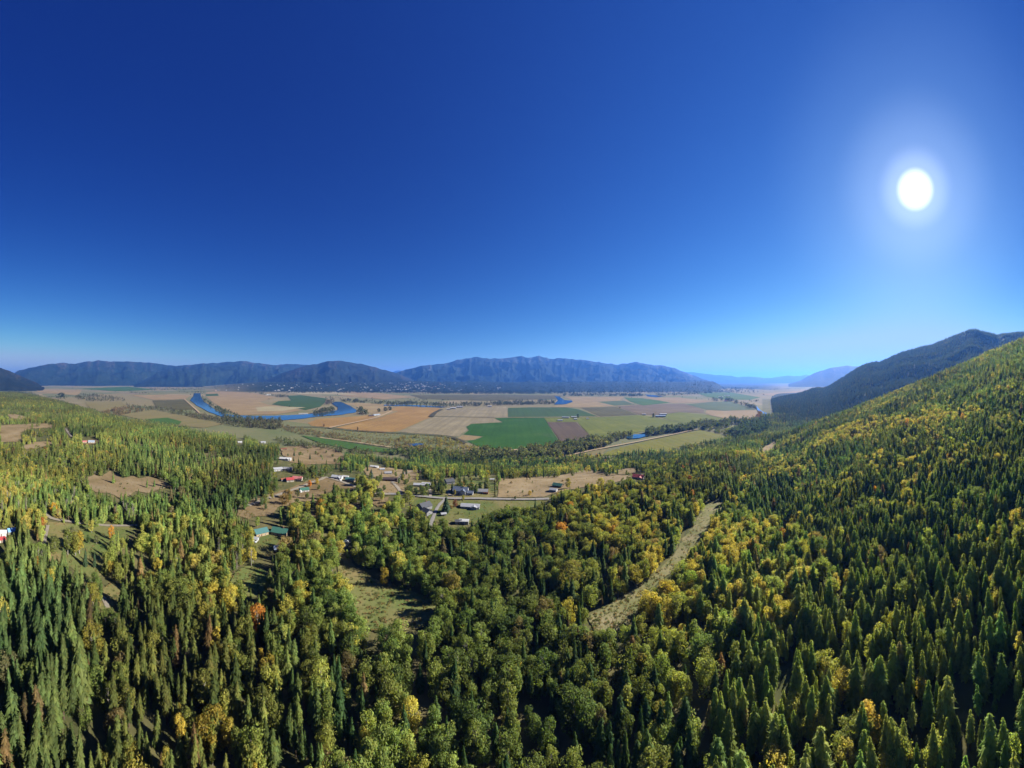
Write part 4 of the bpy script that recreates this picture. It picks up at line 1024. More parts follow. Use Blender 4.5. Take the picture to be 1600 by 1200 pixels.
# --- special trees the photograph shows singly: u, y, height, kind (index into pairs), tint, width, label
SPECIAL = [
 ('b', 917, 842, 15, 4, (0.13, 0.16, 0.045), 1.35, 'huge spreading round-crowned pale green tree in the central wood', 'broadleaf tree'),
 ('b', 893, 925, 20, 4, (0.17, 0.165, 0.04), 1.15, 'very large domed olive-gold tree at the wood edge', 'broadleaf tree'),
 ('b', 852, 846, 14, 2, (0.10, 0.16, 0.035), 1.0, 'round bright green tree beside the huge spreading one', 'broadleaf tree'),
 ('c', 697, 801, 18, 3, (0.06, 0.10, 0.055), 1.95, 'massive broad blue-green spruce standing alone by the driveway', 'conifer'),
 ('b', 711, 792, 8, 2, (0.16, 0.075, 0.05), 1.4, 'small round maroon tree on the lawn by the big spruce', 'broadleaf tree'),
 ('b', 484, 761, 9, 2, (0.42, 0.17, 0.02), 1.1, 'bright orange tree at the gravel road', 'broadleaf tree'),
 ('b', 495, 757, 9, 2, (0.32, 0.24, 0.03), 1.1, 'golden yellow tree next to the orange one by the road', 'broadleaf tree'),
 ('b', 523, 776, 9, 0, (0.32, 0.15, 0.03), 1.2, 'rust-orange tree below the road bend', 'broadleaf tree'),
 ('b', 539, 795, 10, 1, (0.38, 0.16, 0.03), 1.0, 'orange birch above the shaded bare gap', 'broadleaf tree'),
 ('b', 565, 757, 7, 2, (0.24, 0.05, 0.04), 1.2, 'dark red tree beside the teal-roofed house', 'broadleaf tree'),
 ('b', 85, 806, 14, 0, (0.48, 0.30, 0.03), 1.15, 'large golden tree where the dirt road bends', 'broadleaf tree'),
 ('b', 58, 812, 10, 2, (0.38, 0.27, 0.03), 1.2, 'wide golden tree behind the sandy yard', 'broadleaf tree'),
 ('b', 35, 812, 9, 4, (0.36, 0.26, 0.04), 1.2, 'low spreading golden tree behind the blue-roofed cabin', 'broadleaf tree'),
 ('b', 66, 826, 11, 2, (0.32, 0.13, 0.03), 1.0, 'rust-brown tree at the head of the narrow track', 'broadleaf tree'),
 ('b', 174, 846, 14, 1, (0.44, 0.24, 0.04), 0.9, 'slim golden tree at the end of the meadow', 'broadleaf tree'),
 ('b', 106, 868, 22, 5, (0.13, 0.15, 0.035), 0.85, 'tall green clump tree in the middle of the meadow', 'broadleaf tree'),
 ('b', 118, 869, 20, 1, (0.17, 0.17, 0.035), 1.0, 'tall yellow-green tree in the meadow clump', 'broadleaf tree'),
 ('b', 124, 866, 19, 3, (0.28, 0.22, 0.035), 1.2, 'tall gold-tipped tree in the meadow clump', 'broadleaf tree'),
 ('b', 112, 862, 18, 0, (0.15, 0.13, 0.08), 0.9, 'greyish thin tree in the meadow clump', 'broadleaf tree'),
 ('b', 600, 917, 13, 0, (0.26, 0.20, 0.035), 0.9, 'single yellow-green tree standing on the curving meadow', 'broadleaf tree'),
 ('b', 710, 940, 18, 1, (0.20, 0.17, 0.04), 1.0, 'tall olive-gold tree at the foot of the curving meadow', 'broadleaf tree'),
 ('b', 1367, 772, 9, 2, (0.50, 0.27, 0.02), 1.0, 'single glowing orange-yellow tree among hillside conifers', 'broadleaf tree'),
 ('b', 1542, 866, 11, 2, (0.46, 0.36, 0.03), 1.1, 'bright yellow tree among dark conifers high on the hillside', 'broadleaf tree'),
 ('b', 1500, 860, 12, 1, (0.44, 0.34, 0.03), 1.1, 'yellow tree standing beside dark conifers halfway up the hillside', 'broadleaf tree'),
 ('b', 593, 775, 10, 4, (0.06, 0.10, 0.035), 1.0, 'dark round bush tree at the start of the paved road', 'broadleaf tree'),
 ('b', 641, 773, 11.5, 2, (0.075, 0.11, 0.038), 1.3, 'dark green roadside tree nearest the forked drive', 'broadleaf tree'),
 ('b', 661, 774, 10.5, 2, (0.10, 0.13, 0.04), 1.45, 'olive roadside tree in front of the low cream house', 'broadleaf tree'),
 ('b', 650, 773.5, 9.5, 2, (0.06, 0.095, 0.035), 1.2, 'dark roadside tree between the olive one and the forked drive', 'broadleaf tree'),
 ('c', 580, 747, 14, 3, (0.06, 0.09, 0.065), 1.8, 'bluish spruce behind the dark barn', 'conifer'),
 ('b', 744, 771, 12, 1, (0.09, 0.12, 0.03), 1.1, 'green garden tree beside the bungalow', 'broadleaf tree'),
 ('b', 724, 782, 6.5, 2, (0.24, 0.23, 0.04), 1.1, 'small yellow tree at the paved road verge', 'broadleaf tree'),
 ('b', 760, 754, 11, 1, (0.22, 0.21, 0.04), 1.0, 'yellowish tree at the top of the lawns', 'broadleaf tree'),
 ('c', 719, 758, 13, 0, (0.04, 0.07, 0.025), 1.1, 'small dark conifer behind the white gabled house', 'conifer'),
 ('b', 828, 774, 6, 4, (0.34, 0.25, 0.04), 1.0, 'low golden bush tree on the hayfield corner', 'broadleaf tree'),
 ('b', 805, 781, 4.5, 2, (0.05, 0.075, 0.03), 1.1, 'small dark bush at the paved road edge', 'broadleaf tree'),
 ('c', 957, 776, 17, 4, (0.075, 0.085, 0.03), 1.3, 'tall dull conifer between hayfield and wood', 'conifer'),
 ('b', 895, 744, 10, 4, (0.11, 0.13, 0.04), 1.0, 'large rounded grey-green shrub tree on the hayfield edge', 'broadleaf tree'),
 ('b', 947, 744, 8, 4, (0.08, 0.10, 0.04), 1.1, 'dark spreading tree between the two hayfield parts', 'broadleaf tree'),
 ('b', 979, 742, 8, 2, (0.10, 0.12, 0.035), 1.0, 'round tree near the bright red roof', 'broadleaf tree'),
 ('b', 506, 667, 15, 2, (0.13, 0.08, 0.06), 1.2, 'lone reddish tree at the golden field corner', 'broadleaf tree'),
 ('b', 559, 674, 20, 1, (0.10, 0.08, 0.05), 1.0, 'lone dark tree on the weedy dyke', 'broadleaf tree'),
 ('b', 602, 642.5, 30, 4, (0.045, 0.06, 0.03), 1.4, 'dark tree clump in the golden fields', 'broadleaf tree', 'dark tree clumps in the golden fields'),
 ('b', 609, 641.3, 30, 4, (0.045, 0.06, 0.03), 1.3, 'dark tree clump in the golden fields', 'broadleaf tree', 'dark tree clumps in the golden fields'),
 ('b', 592, 643.8, 26, 4, (0.05, 0.065, 0.03), 1.2, 'dark shelter tree beside the lane barns', 'broadleaf tree'),
 ('b', 903, 653.5, 26, 2, (0.035, 0.06, 0.025), 1.1, 'dark shelter tree beside the white barn', 'broadleaf tree'),
 ('b', 1021, 652.5, 26, 2, (0.04, 0.06, 0.025), 1.1, 'dark tree at the end of the very long barn', 'broadleaf tree'),
 ('b', 96, 620.5, 60, 4, (0.03, 0.05, 0.025), 2.0, 'big dark tree island on the far plain', 'broadleaf tree'),
]
for i in range(9):     # the long clipped hedge is a row of shrubs
    SPECIAL.append(('b', 773.4 - i * 0.12 + random.uniform(-.3, .3), 777 - i * 3.3, 4.2 + random.uniform(-.6, .8), 2, (0.05 + random.uniform(0, .015), 0.065, 0.028), 0.9, 'dark shrub in the straight row between lawns and tan hayfield', 'shrub'))

gr = random.Random(3)
YARDS = [((632, 700, 750, 774), 36, 'garden tree among the houses above the paved road'), ((704, 772, 746, 777), 28, 'garden tree on the green lawns'), ((690, 770, 784, 812), 9, 'small tree on the yellowing lawn'),
         ((566, 640, 730, 770), 18, 'small tree on the dry ground around the dark barn'), ((440, 535, 700, 724), 22, 'scrubby tree on the reddish brown meadow'), ((395, 500, 765, 800), 12, 'scrubby tree beside the gravel road'),
         ((785, 960, 738, 772), 12, 'lone bush tree out on the tan hayfield'), ((135, 255, 745, 772), 8, 'lone small tree in the dry hill clearing'), ((84, 160, 824, 895), 7, 'small rusty tree on the dirt-road meadow'),
         ((550, 660, 890, 948), 6, 'low bush on the curving meadow')]
GN = ['mid green', 'deep green', 'olive', 'golden', 'rusty', 'dull olive']
GT = [(0.09, 0.13, 0.035), (0.07, 0.11, 0.035), (0.14, 0.16, 0.045), (0.22, 0.20, 0.045), (0.20, 0.14, 0.05), (0.11, 0.12, 0.05)]
for (u0, u1, y0, y1), cnt_, lab in YARDS:
    c_ = 0; tries = 0
    while c_ < cnt_ and tries < 400:
        tries += 1
        u, y = gr.uniform(u0, u1), gr.uniform(y0, y1)
        if not any(inpoly(np.array([u]), np.array([y]), c[1])[0] for c in CLEAR): continue
        if any(segdist(np.array([u]), np.array([y]), a[0])[0] < 3 for a in ROADS): continue
        if any(abs(u - q_[0]) < 8 and -8 < q_[1] - y < 3 for q_ in HOUSES): continue
        hh_ = gr.uniform(6, 12) if 'lone' not in lab and 'low' not in lab else gr.uniform(2, 4.5)
        k_ = gr.choices(range(6), [5, 6, 4, 2, 1, 3])[0]
        if gr.random() < 0.25 and 'bush' not in lab: SPECIAL.append(('c', u, y, hh_ * 1.5, k_, (0.05, 0.085, 0.04), 1.3, lab.replace('tree', 'conifer'), 'conifer', lab.replace('tree', 'conifers')))
        else: SPECIAL.append(('b', u, y, hh_, k_, GT[k_], gr.uniform(1.1, 1.5), GN[k_] + ' ' + lab, 'broadleaf tree', GN[k_] + ' ' + lab.replace('tree', 'trees')))
        c_ += 1
made = {}
def tree_thing(kind, pos, rz, sx, sz, tint_, pk, label, cat, group, tilt=(0, 0)):
    name = {'conifer': 'conifer_tree', 'shrub': 'hedge_shrub', 'bare tree': 'bare_tree'}.get(cat, 'broadleaf_tree')
    e = link(name, None)
    e.empty_display_size = 1
    e.location = pos; e.rotation_euler = (tilt[0], tilt[1], rz); e.scale = (sx, sx, sz)
    tag(e, label, cat, group)
    pairs = {'c': con_pairs, 'b': bro_pairs, 'd': bare_pairs}[kind]
    tm, cm = pairs[pk % len(pairs)]
    link('trunk', tm, e)
    c = link('crown', cm, e)
    c['tint'] = [float(v) for v in tint_]
    return e
for (kd, u, y, hh, pk, tn, wd, lab, cat, *grp) in SPECIAL:
    tn = tuple(v_ * 1.15 for v_ in tn)
    if y < 690: p = Vector((*px_xy(u, y), 0.3))
    else: p = place(u, y)[0]
    tree_thing(kd, p, random.uniform(0, 6.28), hh * wd, hh, tn, pk, lab, cat, 'hedge row by the hayfield' if cat == 'shrub' else (grp[0] if grp else None))
    # nothing else grows right there
    close = np.hypot(X - p.x, Y - p.y) < max(3.0, hh * 0.27 * wd)
    h = np.where(close, -1, h)

# --- the largest trees in the picture are things of their own, labelled by look and place
def area_of(u, y):
    if u > 1085: return 'on the steep hillside' if u > 1180 else 'at the hillside foot'
    if u > 930: return 'near the brush cut'
    if u > 700: return 'in the wood below the lawn'
    if u > 540: return 'by the curving meadow'
    if u > 330: return 'by the garden clearing'
    if u > 150: return 'between garden and dirt-road meadow'
    return 'below the dirt-road meadow'
def look_c(t, hh, wd=1.3):
    k = 'brown-tinged' if t[0] > t[1] else ('dark green' if t[1] < 0.12 else ('mid green' if t[1] < 0.17 else ('light green' if t[1] < 0.23 else 'bright green')))
    return ('tall ' if hh > 17.5 else ('small ' if hh < 10.5 else '')) + ('slender ' if wd < 1.22 else ('broad ' if wd > 1.5 else '')) + k + ' conifer'
def look_b(t, hh, wd=1.3):
    k = 'orange-brown' if t[0] > 1.5 * t[1] else ('golden yellow' if t[0] > 1.12 * t[1] and t[0] > 0.26 else ('yellow-green' if t[0] > 0.24 else ('brownish' if t[0] > 1.2 * t[1] else ('olive green' if t[0] > 0.15 else 'deep green'))))
    return ('tall ' if hh > 14.5 else ('small ' if hh < 8.5 else '')) + ('narrow ' if wd < 1.15 else ('wide ' if wd > 1.37 else '')) + k + ' leafy tree'
single = np.zeros(n, bool)
near_ix = np.nonzero((Rr < 330) & (h > 6))[0]
def beside(i):
    d = np.hypot(X[near_ix] - X[i], Y[near_ix] - Y[i]); d[near_ix == i] = 1e9
    j = near_ix[int(np.argmin(d))]
    if d.min() > 9: return ', a little apart'
    w_ = (look_b if isb[j] else look_c)(tint[j], 12).replace(' pointed', '').replace(' leafy', '')
    return ', beside ' + w_
for isbk in (False, True):
    idx = np.nonzero((isb == isbk) & inband & (h > 6))[0]
    top = idx[np.argsort(-(pxh[idx]))][:262 if not isbk else 120]
    for i in top:
        single[i] = True
        lab = (look_b if isbk else look_c)(tint[i], h[i], wide[i]) + ' ' + area_of(U[i], Yp[i]) + beside(i)
        tree_thing('b' if isbk else 'c', P[i], rot[i, 2], scl[i, 0], scl[i, 2], tint[i], int(rng.integers(0, 6 if isbk else 9)), lab, 'broadleaf tree' if isbk else 'conifer', lab, (rot[i, 0], rot[i, 1]))
# bare grey trunks in the stand above the dirt road
for k in range(70):
    if k < 45: u, y = random.uniform(2, 120), random.uniform(770, 806)
    elif k < 60: u, y = random.uniform(120, 215), random.uniform(796, 818)
    else: u, y = random.uniform(340, 400), random.uniform(860, 900)
    if any(inpoly(np.array([u]), np.array([y - 2.]), c[1])[0] for c in CLEAR): continue
    p = place(u, y)[0]; hh = random.uniform(11, 17)
    tree_thing('d', p, random.uniform(0, 6.28), hh, hh, (0.2, 0.17, 0.09), k, ('tall ' if hh > 14 else 'short ') + 'thin bare grey tree ' + ('in the stand above the dirt road' if k < 45 else ('along the dirt road above the meadow' if k < 60 else 'near the garden clearing')), 'bare tree', ('tall ' if hh > 14 else 'short ') + 'bare grey trees ' + ('above the dirt road' if k < 45 else ('along the dirt road' if k < 60 else 'near the garden')))

alive = ~single & (h > 0)
def put(mask, coll, npick, name, label, cat):
    m = np.nonzero(mask)[0]
    if len(m): scatter(name, P[m], rot[m], scl[m], tint[m], rng.integers(0, npick, len(m)), coll, label, cat)
put(alive & ~isb & (Rr < 430), con_hi, 9, 'conifer_wood', 'mass of green conifers covering slopes around the clearings', 'conifer wood')
put(alive & isb & (Rr < 430), bro_hi, 6, 'broadleaf_wood', 'mass of leafy green and yellow trees between the clearings', 'broadleaf wood')
put(alive & ~isb & (Rr >= 430) & (Rr < 1150), con_mid, 4, 'conifer_forest', 'distant conifers on the hillside and bench', 'conifer forest')
put(alive & isb & (Rr >= 430) & (Rr < 1150), bro_mid, 4, 'broadleaf_forest', 'distant leafy trees with autumn colours on the bench', 'broadleaf forest')
put(alive & ~isb & (Rr >= 1150), con_far, 3, 'far_conifer_forest', 'far conifers on the wooded plain edge', 'conifer forest')
put(alive & isb & (Rr >= 1150), bro_far, 3, 'far_broadleaf_forest', 'far leafy trees on the wooded plain edge', 'broadleaf forest')
print('TREES', n, 'alive', alive.sum())

# --- riverside belts and slough thickets on the valley floor: polygons of photo pixels, trees, height, tints
BELTS = [
 ([(313, 613), (318, 622), (330, 632), (345, 641), (374, 650), (352, 651), (330, 640), (316, 628)], 90, 12, (0.04, 0.055, 0.028)),
 ([(196, 633), (240, 636), (290, 644), (330, 652), (380, 658), (440, 661), (440, 672), (380, 668), (330, 663), (290, 654), (240, 646), (205, 643)], 620, 10, (0.075, 0.075, 0.036)),
 ([(345, 651), (400, 655), (440, 657), (440, 662), (380, 664), (345, 657)], 150, 12, (0.06, 0.07, 0.034)),
 ([(470, 655), (490, 646), (520, 640), (530, 641), (528, 645), (500, 650)], 60, 14, (0.06, 0.07, 0.035)),
 ([(500, 626), (520, 625.5), (535, 629), (520, 629), (514, 634), (506, 631)], 40, 14, (0.07, 0.065, 0.045)),
 ([(553, 636), (566, 640), (574, 648), (560, 648)], 30, 15, (0.05, 0.06, 0.03)),
 ([(435, 662), (480, 672), (560, 684), (640, 695), (700, 706), (700, 712), (640, 706), (560, 692), (490, 682), (440, 674)], 700, 4.5, (0.13, 0.10, 0.05)),
 ([(530, 624), (600, 628), (700, 631), (780, 628), (860, 626), (872, 632), (780, 634), (700, 636.5), (600, 632.5), (535, 628)], 900, 18, (0.035, 0.045, 0.028)),
 ([(640, 680), (700, 685), (735, 697), (780, 706), (870, 706), (880, 722), (760, 722), (660, 712), (600, 690)], 800, 5.5, (0.17, 0.15, 0.045)),
 ([(440, 666), (520, 672), (620, 680), (700, 688), (735, 700), (640, 692), (540, 682), (450, 674)], 420, 3.5, (0.17, 0.145, 0.055)),
 ([(600, 702), (660, 704), (740, 712), (820, 716), (880, 716), (880, 726), (740, 724), (640, 714), (600, 710)], 420, 8, (0.08, 0.105, 0.035)),
 ([(430, 686), (470, 690), (520, 700), (600, 709), (560, 712), (480, 700), (430, 694)], 160, 7, (0.08, 0.09, 0.035)),
 ([(735, 706), (800, 709), (876, 695), (930, 687), (985, 674), (990, 680), (935, 702), (870, 716), (800, 722), (740, 720)], 900, 10.5, (0.085, 0.095, 0.038)),
 ([(1008, 676), (1060, 667), (1110, 659), (1180, 654), (1196, 660), (1150, 664), (1130, 670), (1100, 671), (1050, 677), (1010, 683)], 560, 12, (0.055, 0.07, 0.032)),
 ([(1110, 668), (1145, 676), (1160, 682), (1140, 682), (1100, 672)], 90, 9, (0.09, 0.105, 0.04)),
 ([(1140, 680), (1160, 668), (1200, 655), (1205, 668), (1180, 690), (1150, 690)], 420, 14, (0.035, 0.055, 0.026)),
 ([(1110, 622), (1140, 624), (1160, 632), (1182, 636), (1182, 640), (1150, 634), (1120, 628)], 120, 14, (0.045, 0.055, 0.035)),
 ([(1180, 650), (1186, 640), (1192, 645), (1189, 654), (1183, 656)], 60, 9, (0.14, 0.08, 0.04)),
 ([(880, 616), (950, 616), (1040, 617), (1110, 612), (1112, 615), (1030, 619.5), (950, 619.5), (880, 619)], 500, 22, (0.03, 0.042, 0.03)),
 ([(115, 616), (150, 617), (190, 622), (196, 627), (140, 628), (112, 622)], 260, 13, (0.06, 0.065, 0.035)),
 ([(155, 640), (180, 634), (225, 642), (228, 648), (190, 650), (160, 648)], 220, 11, (0.12, 0.09, 0.045)),
 ([(246, 623.5), (276, 622.5), (276, 624), (246, 625)], 9, 12, (0.05, 0.06, 0.035)),
 ([(385, 612), (410, 615), (440, 619), (455, 620), (440, 621.5), (400, 618)], 70, 14, (0.05, 0.06, 0.04)),
 ([(400, 605), (640, 604), (880, 606), (1100, 608), (1220, 605), (1110, 611), (880, 614), (640, 615), (470, 612)], 9500, 24, (0.016, 0.026, 0.018)),
 ([(660, 612), (760, 612), (880, 613), (880, 617), (760, 618), (680, 618)], 1500, 22, (0.02, 0.032, 0.022)),
 ([(200, 606), (300, 606), (420, 607), (300, 610), (220, 610)], 300, 18, (0.05, 0.06, 0.045)),
 ([(0, 600), (60, 602), (40, 610), (60, 618), (110, 624), (0, 616)], 900, 18, (0.035, 0.05, 0.028)),
]
BP, BT, BH = [], [], []
for poly, cnt, hh, tn in BELTS:
    us = np.array([p[0] for p in poly]); ys = np.array([p[1] for p in poly])
    got = 0
    while got < cnt:
        u = rng.uniform(us.min(), us.max(), cnt * 3); y = rng.uniform(ys.min(), ys.max(), cnt * 3)
        msk = inpoly(u, y, poly)
        for pts, _, _ in RIVERS: msk &= ~inpoly(u, y, pts)
        if hh < 16: 
            for mname, pts, _ in FIELDS: msk &= ~(inpoly(u, y, pts) & inpoly(u, y - 0.5, pts))
        ns = vnoise(u / 6.0, y / 2.0, 5)
        msk &= rng.random(len(u)) < np.clip((ns - 0.2) * 2.2, 0.12, 1)
        u = u[msk][:cnt - got]; y = y[msk][:cnt - got]
        if len(u) == 0: break
        r = H * F / (y - HY)
        far = r > 5000
        if u.mean() > 380 and far.mean() > 0.6: r = rng.uniform(5500, 9600, len(u)) if cnt > 2000 else rng.uniform(5100, 6500, len(u))
        a = (u - 800) / F
        BP.append(np.stack([r * np.sin(a), r * np.cos(a), ground(u, r) - 0.3], 1))
        BT.append(np.asarray(tn)[None] * 1.35 * rng.uniform(0.65, 1.4, (len(u), 1)) * rng.uniform(0.88, 1.12, (len(u), 3)))
        BH.append(hh * (1.9 if hh < 16 else 1.15) * rng.uniform(0.4, 1.3, len(u)))
        got += len(u)
# hedgerow trees and thickets dotted over the far pastures
u = rng.uniform(20, 1250, 30000); r = np.sqrt(rng.uniform(2300 ** 2, 9500 ** 2, 30000)); a = (u - 800) / F
y = HY + H * F / r
xx, yy2 = r * np.sin(a), r * np.cos(a)
line = np.abs(fbm(xx / 1500, yy2 / 1500, 501, 3) - 0.5)
m_ = (r > np.interp(u, EDGE_U, EDGE_R) * 1.03) & ((line < 0.006) | (fbm(xx / 420, yy2 / 420, 503) > 0.70)) & ~((u > 1185) & (r < 3900))
for mname, pts, _ in FIELDS: m_ &= ~inpoly(u, y, pts)
for pts, _, _ in RIVERS: m_ &= ~inpoly(u, y, pts)
u, r, a = u[m_], r[m_], a[m_]
print('HEDGES', len(u))
BP.append(np.stack([r * np.sin(a), r * np.cos(a), ground(u, r) - 0.3], 1)); BT.append(np.array([[0.05, 0.062, 0.034]]) * rng.uniform(0.6, 1.5, (len(u), 1))); BH.append(rng.uniform(9, 22, len(u)))
BP = np.concatenate(BP); BT = np.concatenate(BT); BH = np.concatenate(BH)
k = len(BP)
scatter('riverside_trees', BP, np.stack([np.zeros(k), np.zeros(k), rng.uniform(0, 6.28, k)], 1), np.stack([BH * 1.25, BH * 1.25, BH], 1), BT, rng.integers(0, 3, k), bro_far,
        'belts of riverside trees and slough thickets across the valley floor', 'riverside trees')
# --- weeds, brush and saplings over the clearings
SP, ST, SH = [], [], []
for mname, pts, lab in CLEAR:
    us = np.array([p_[0] for p_ in pts]); ys = np.array([p_[1] for p_ in pts])
    big = 900 if mname == 'cut' else (380 if mname in ('green', 'rust') else 300)
    m_ = int(min(2600, max(60, big * (us.max() - us.min()) * (ys.max() - ys.min()) / 6000)))
    u = rng.uniform(us.min(), us.max(), m_ * 3); y = rng.uniform(ys.min(), ys.max(), m_ * 3)
    k_ = inpoly(u, y, pts) & (vnoise(u / 5, y / 2.5, 8) > (0.25 if mname == 'cut' else 0.5))
    for a in ROADS: k_ &= segdist(u, y, a[0]) > 3.0
    u_ = u[k_][:900]; y_ = y[k_][:900]
    r_ = (H - 80) * F / (y_ - HY); g_ = ground(u_, r_)
    for _ in range(4):
        r_ = 0.5 * r_ + 0.5 * (H - g_) * F / (y_ - HY); g_ = ground(u_, r_)
    a_ = (u_ - 800) / F
    SP.append(np.stack([r_ * np.sin(a_), r_ * np.cos(a_), g_], 1)); SH.append(rng.uniform(0.4, 1.4, len(u_)))
    ST.append(np.array([(0.16, 0.18, 0.055), (0.25, 0.20, 0.075), (0.13, 0.16, 0.05), (0.27, 0.18, 0.075)])[rng.integers(0, 4, len(u_))])
SP = np.concatenate(SP); SH = np.concatenate(SH); ST = np.concatenate(ST); k = len(SP)
scatter('meadow_scrub', SP, np.stack([np.zeros(k), np.zeros(k), rng.uniform(0, 6.28, k)], 1), np.stack([SH * 2.2, SH * 2.2, SH], 1), ST, rng.integers(0, 3, k), bro_far,
        'low weeds and brush dotted over the clearings', 'scrub')
# --- forest on the long ridge behind
k = 62000
u = rng.uniform(1160, 1640, k); tt = rng.random(k) ** 0.8 * 1.02
r, z, g = ridge2(u, tt)
a = (u - 800) / F
msk = (z > 3) & (fbm(r * np.sin(a) / 120, r * np.cos(a) / 120, 41) < 0.80)
hh = rng.uniform(13, 26, k)
kk = msk.sum()
pos = np.stack([r * np.sin(a), r * np.cos(a), z - 4], 1)[msk]
tn = lerp3((0.035, 0.062, 0.026), (0.075, 0.105, 0.036), rng.random(kk))
yl = rng.random(kk) < 0.06
tn = np.where(yl[:, None], lerp3((0.12, 0.11, 0.03), (0.2, 0.15, 0.03), rng.random(kk)), tn)
hh = hh[msk]
scatter('ridge_forest', pos, np.stack([np.zeros(kk), np.zeros(kk), rng.uniform(0, 6.28, kk)], 1), np.stack([hh * 1.6, hh * 1.6, hh], 1), tn, rng.integers(0, 3, kk), con_far,
        'dense dark conifer forest over the long ridge', 'conifer forest')

# ------------------------------------------------------------------ buildings
# paint
CO = {'white': (.50, .50, .49), 'cream': (.44, .40, .32), 'tan': (.42, .32, .2), 'grey': (.28, .28, .29), 'lightgrey': (.38, .39, .41), 'brown': (.14, .085, .05), 'darkbrown': (.07, .05, .045),
      'brick': (.28, .09, .06), 'red': (.40, .06, .06), 'pink': (.48, .17, .16), 'rust': (.25, .10, .05), 'green': (.05, .15, .11), 'teal': (.07, .18, .175), 'slate': (.075, .08, .09),
      'slateblue': (.13, .16, .22), 'paleblue': (.33, .40, .50), 'skyblue': (.2, .42, .75)}
CM = {}
def cm(k, roof=False):
    key = (k, roof)
    if key not in CM:
        m, t, b = new_mat(('roof_' if roof else 'wall_') + k, 0.55 if roof else 0.8, 0.3)
        c = tuple(x * 0.62 for x in CO[k])
        wv = noise(t, 1.0, 3, objco(t, (6.0, 0.4, 0.4) if roof else (0.3, 0.3, 5.0)))
        f = mix(t, ramp(t, wv, [(0.35, tuple(x * .82 for x in c)), (0.65, c)]), tuple(x * .7 for x in c), ramp(t, noise(t, 0.25, 4, objco(t)), [(0.5, (0, 0, 0)), (0.75, (.5,) * 3)]))
        t.links.new(f, b.inputs['Base Color'])
        CM[key] = m
    return CM[key]
glass_m, t, b = new_mat('window_glass', 0.08, 0.5); b.inputs['Base Color'].default_value = (0.02, 0.025, 0.03, 1)
trim_m = plain('white_trim', (.65, .64, .62), 0.6)
door_m = plain('door_wood', (.16, .08, .05), 0.6)
brick_m = plain('chimney_brick', (.22, .12, .09), 0.9)
tyre_m = plain('tyre_rubber', (.02, .02, .02), 0.9)

def pyd(name, V, Fc, mat):
    me = bpy.data.meshes.new(name); me.from_pydata([tuple(v) for v in V], [], Fc); me.materials.append(mat); me.update(); return me
def boxv(x0, x1, y0, y1, z0, z1):
    V = [(x0, y0, z0), (x1, y0, z0), (x1, y1, z0), (x0, y1, z0), (x0, y0, z1), (x1, y0, z1), (x1, y1, z1), (x0, y1, z1)]
    Fc = [(0, 3, 2, 1), (4, 5, 6, 7), (0, 1, 5, 4), (1, 2, 6, 5), (2, 3, 7, 6), (3, 0, 4, 7)]
    return V, Fc
def boxm(name, *a, mat=None):
    V, Fc = boxv(*a); return pyd(name, V, Fc, mat)

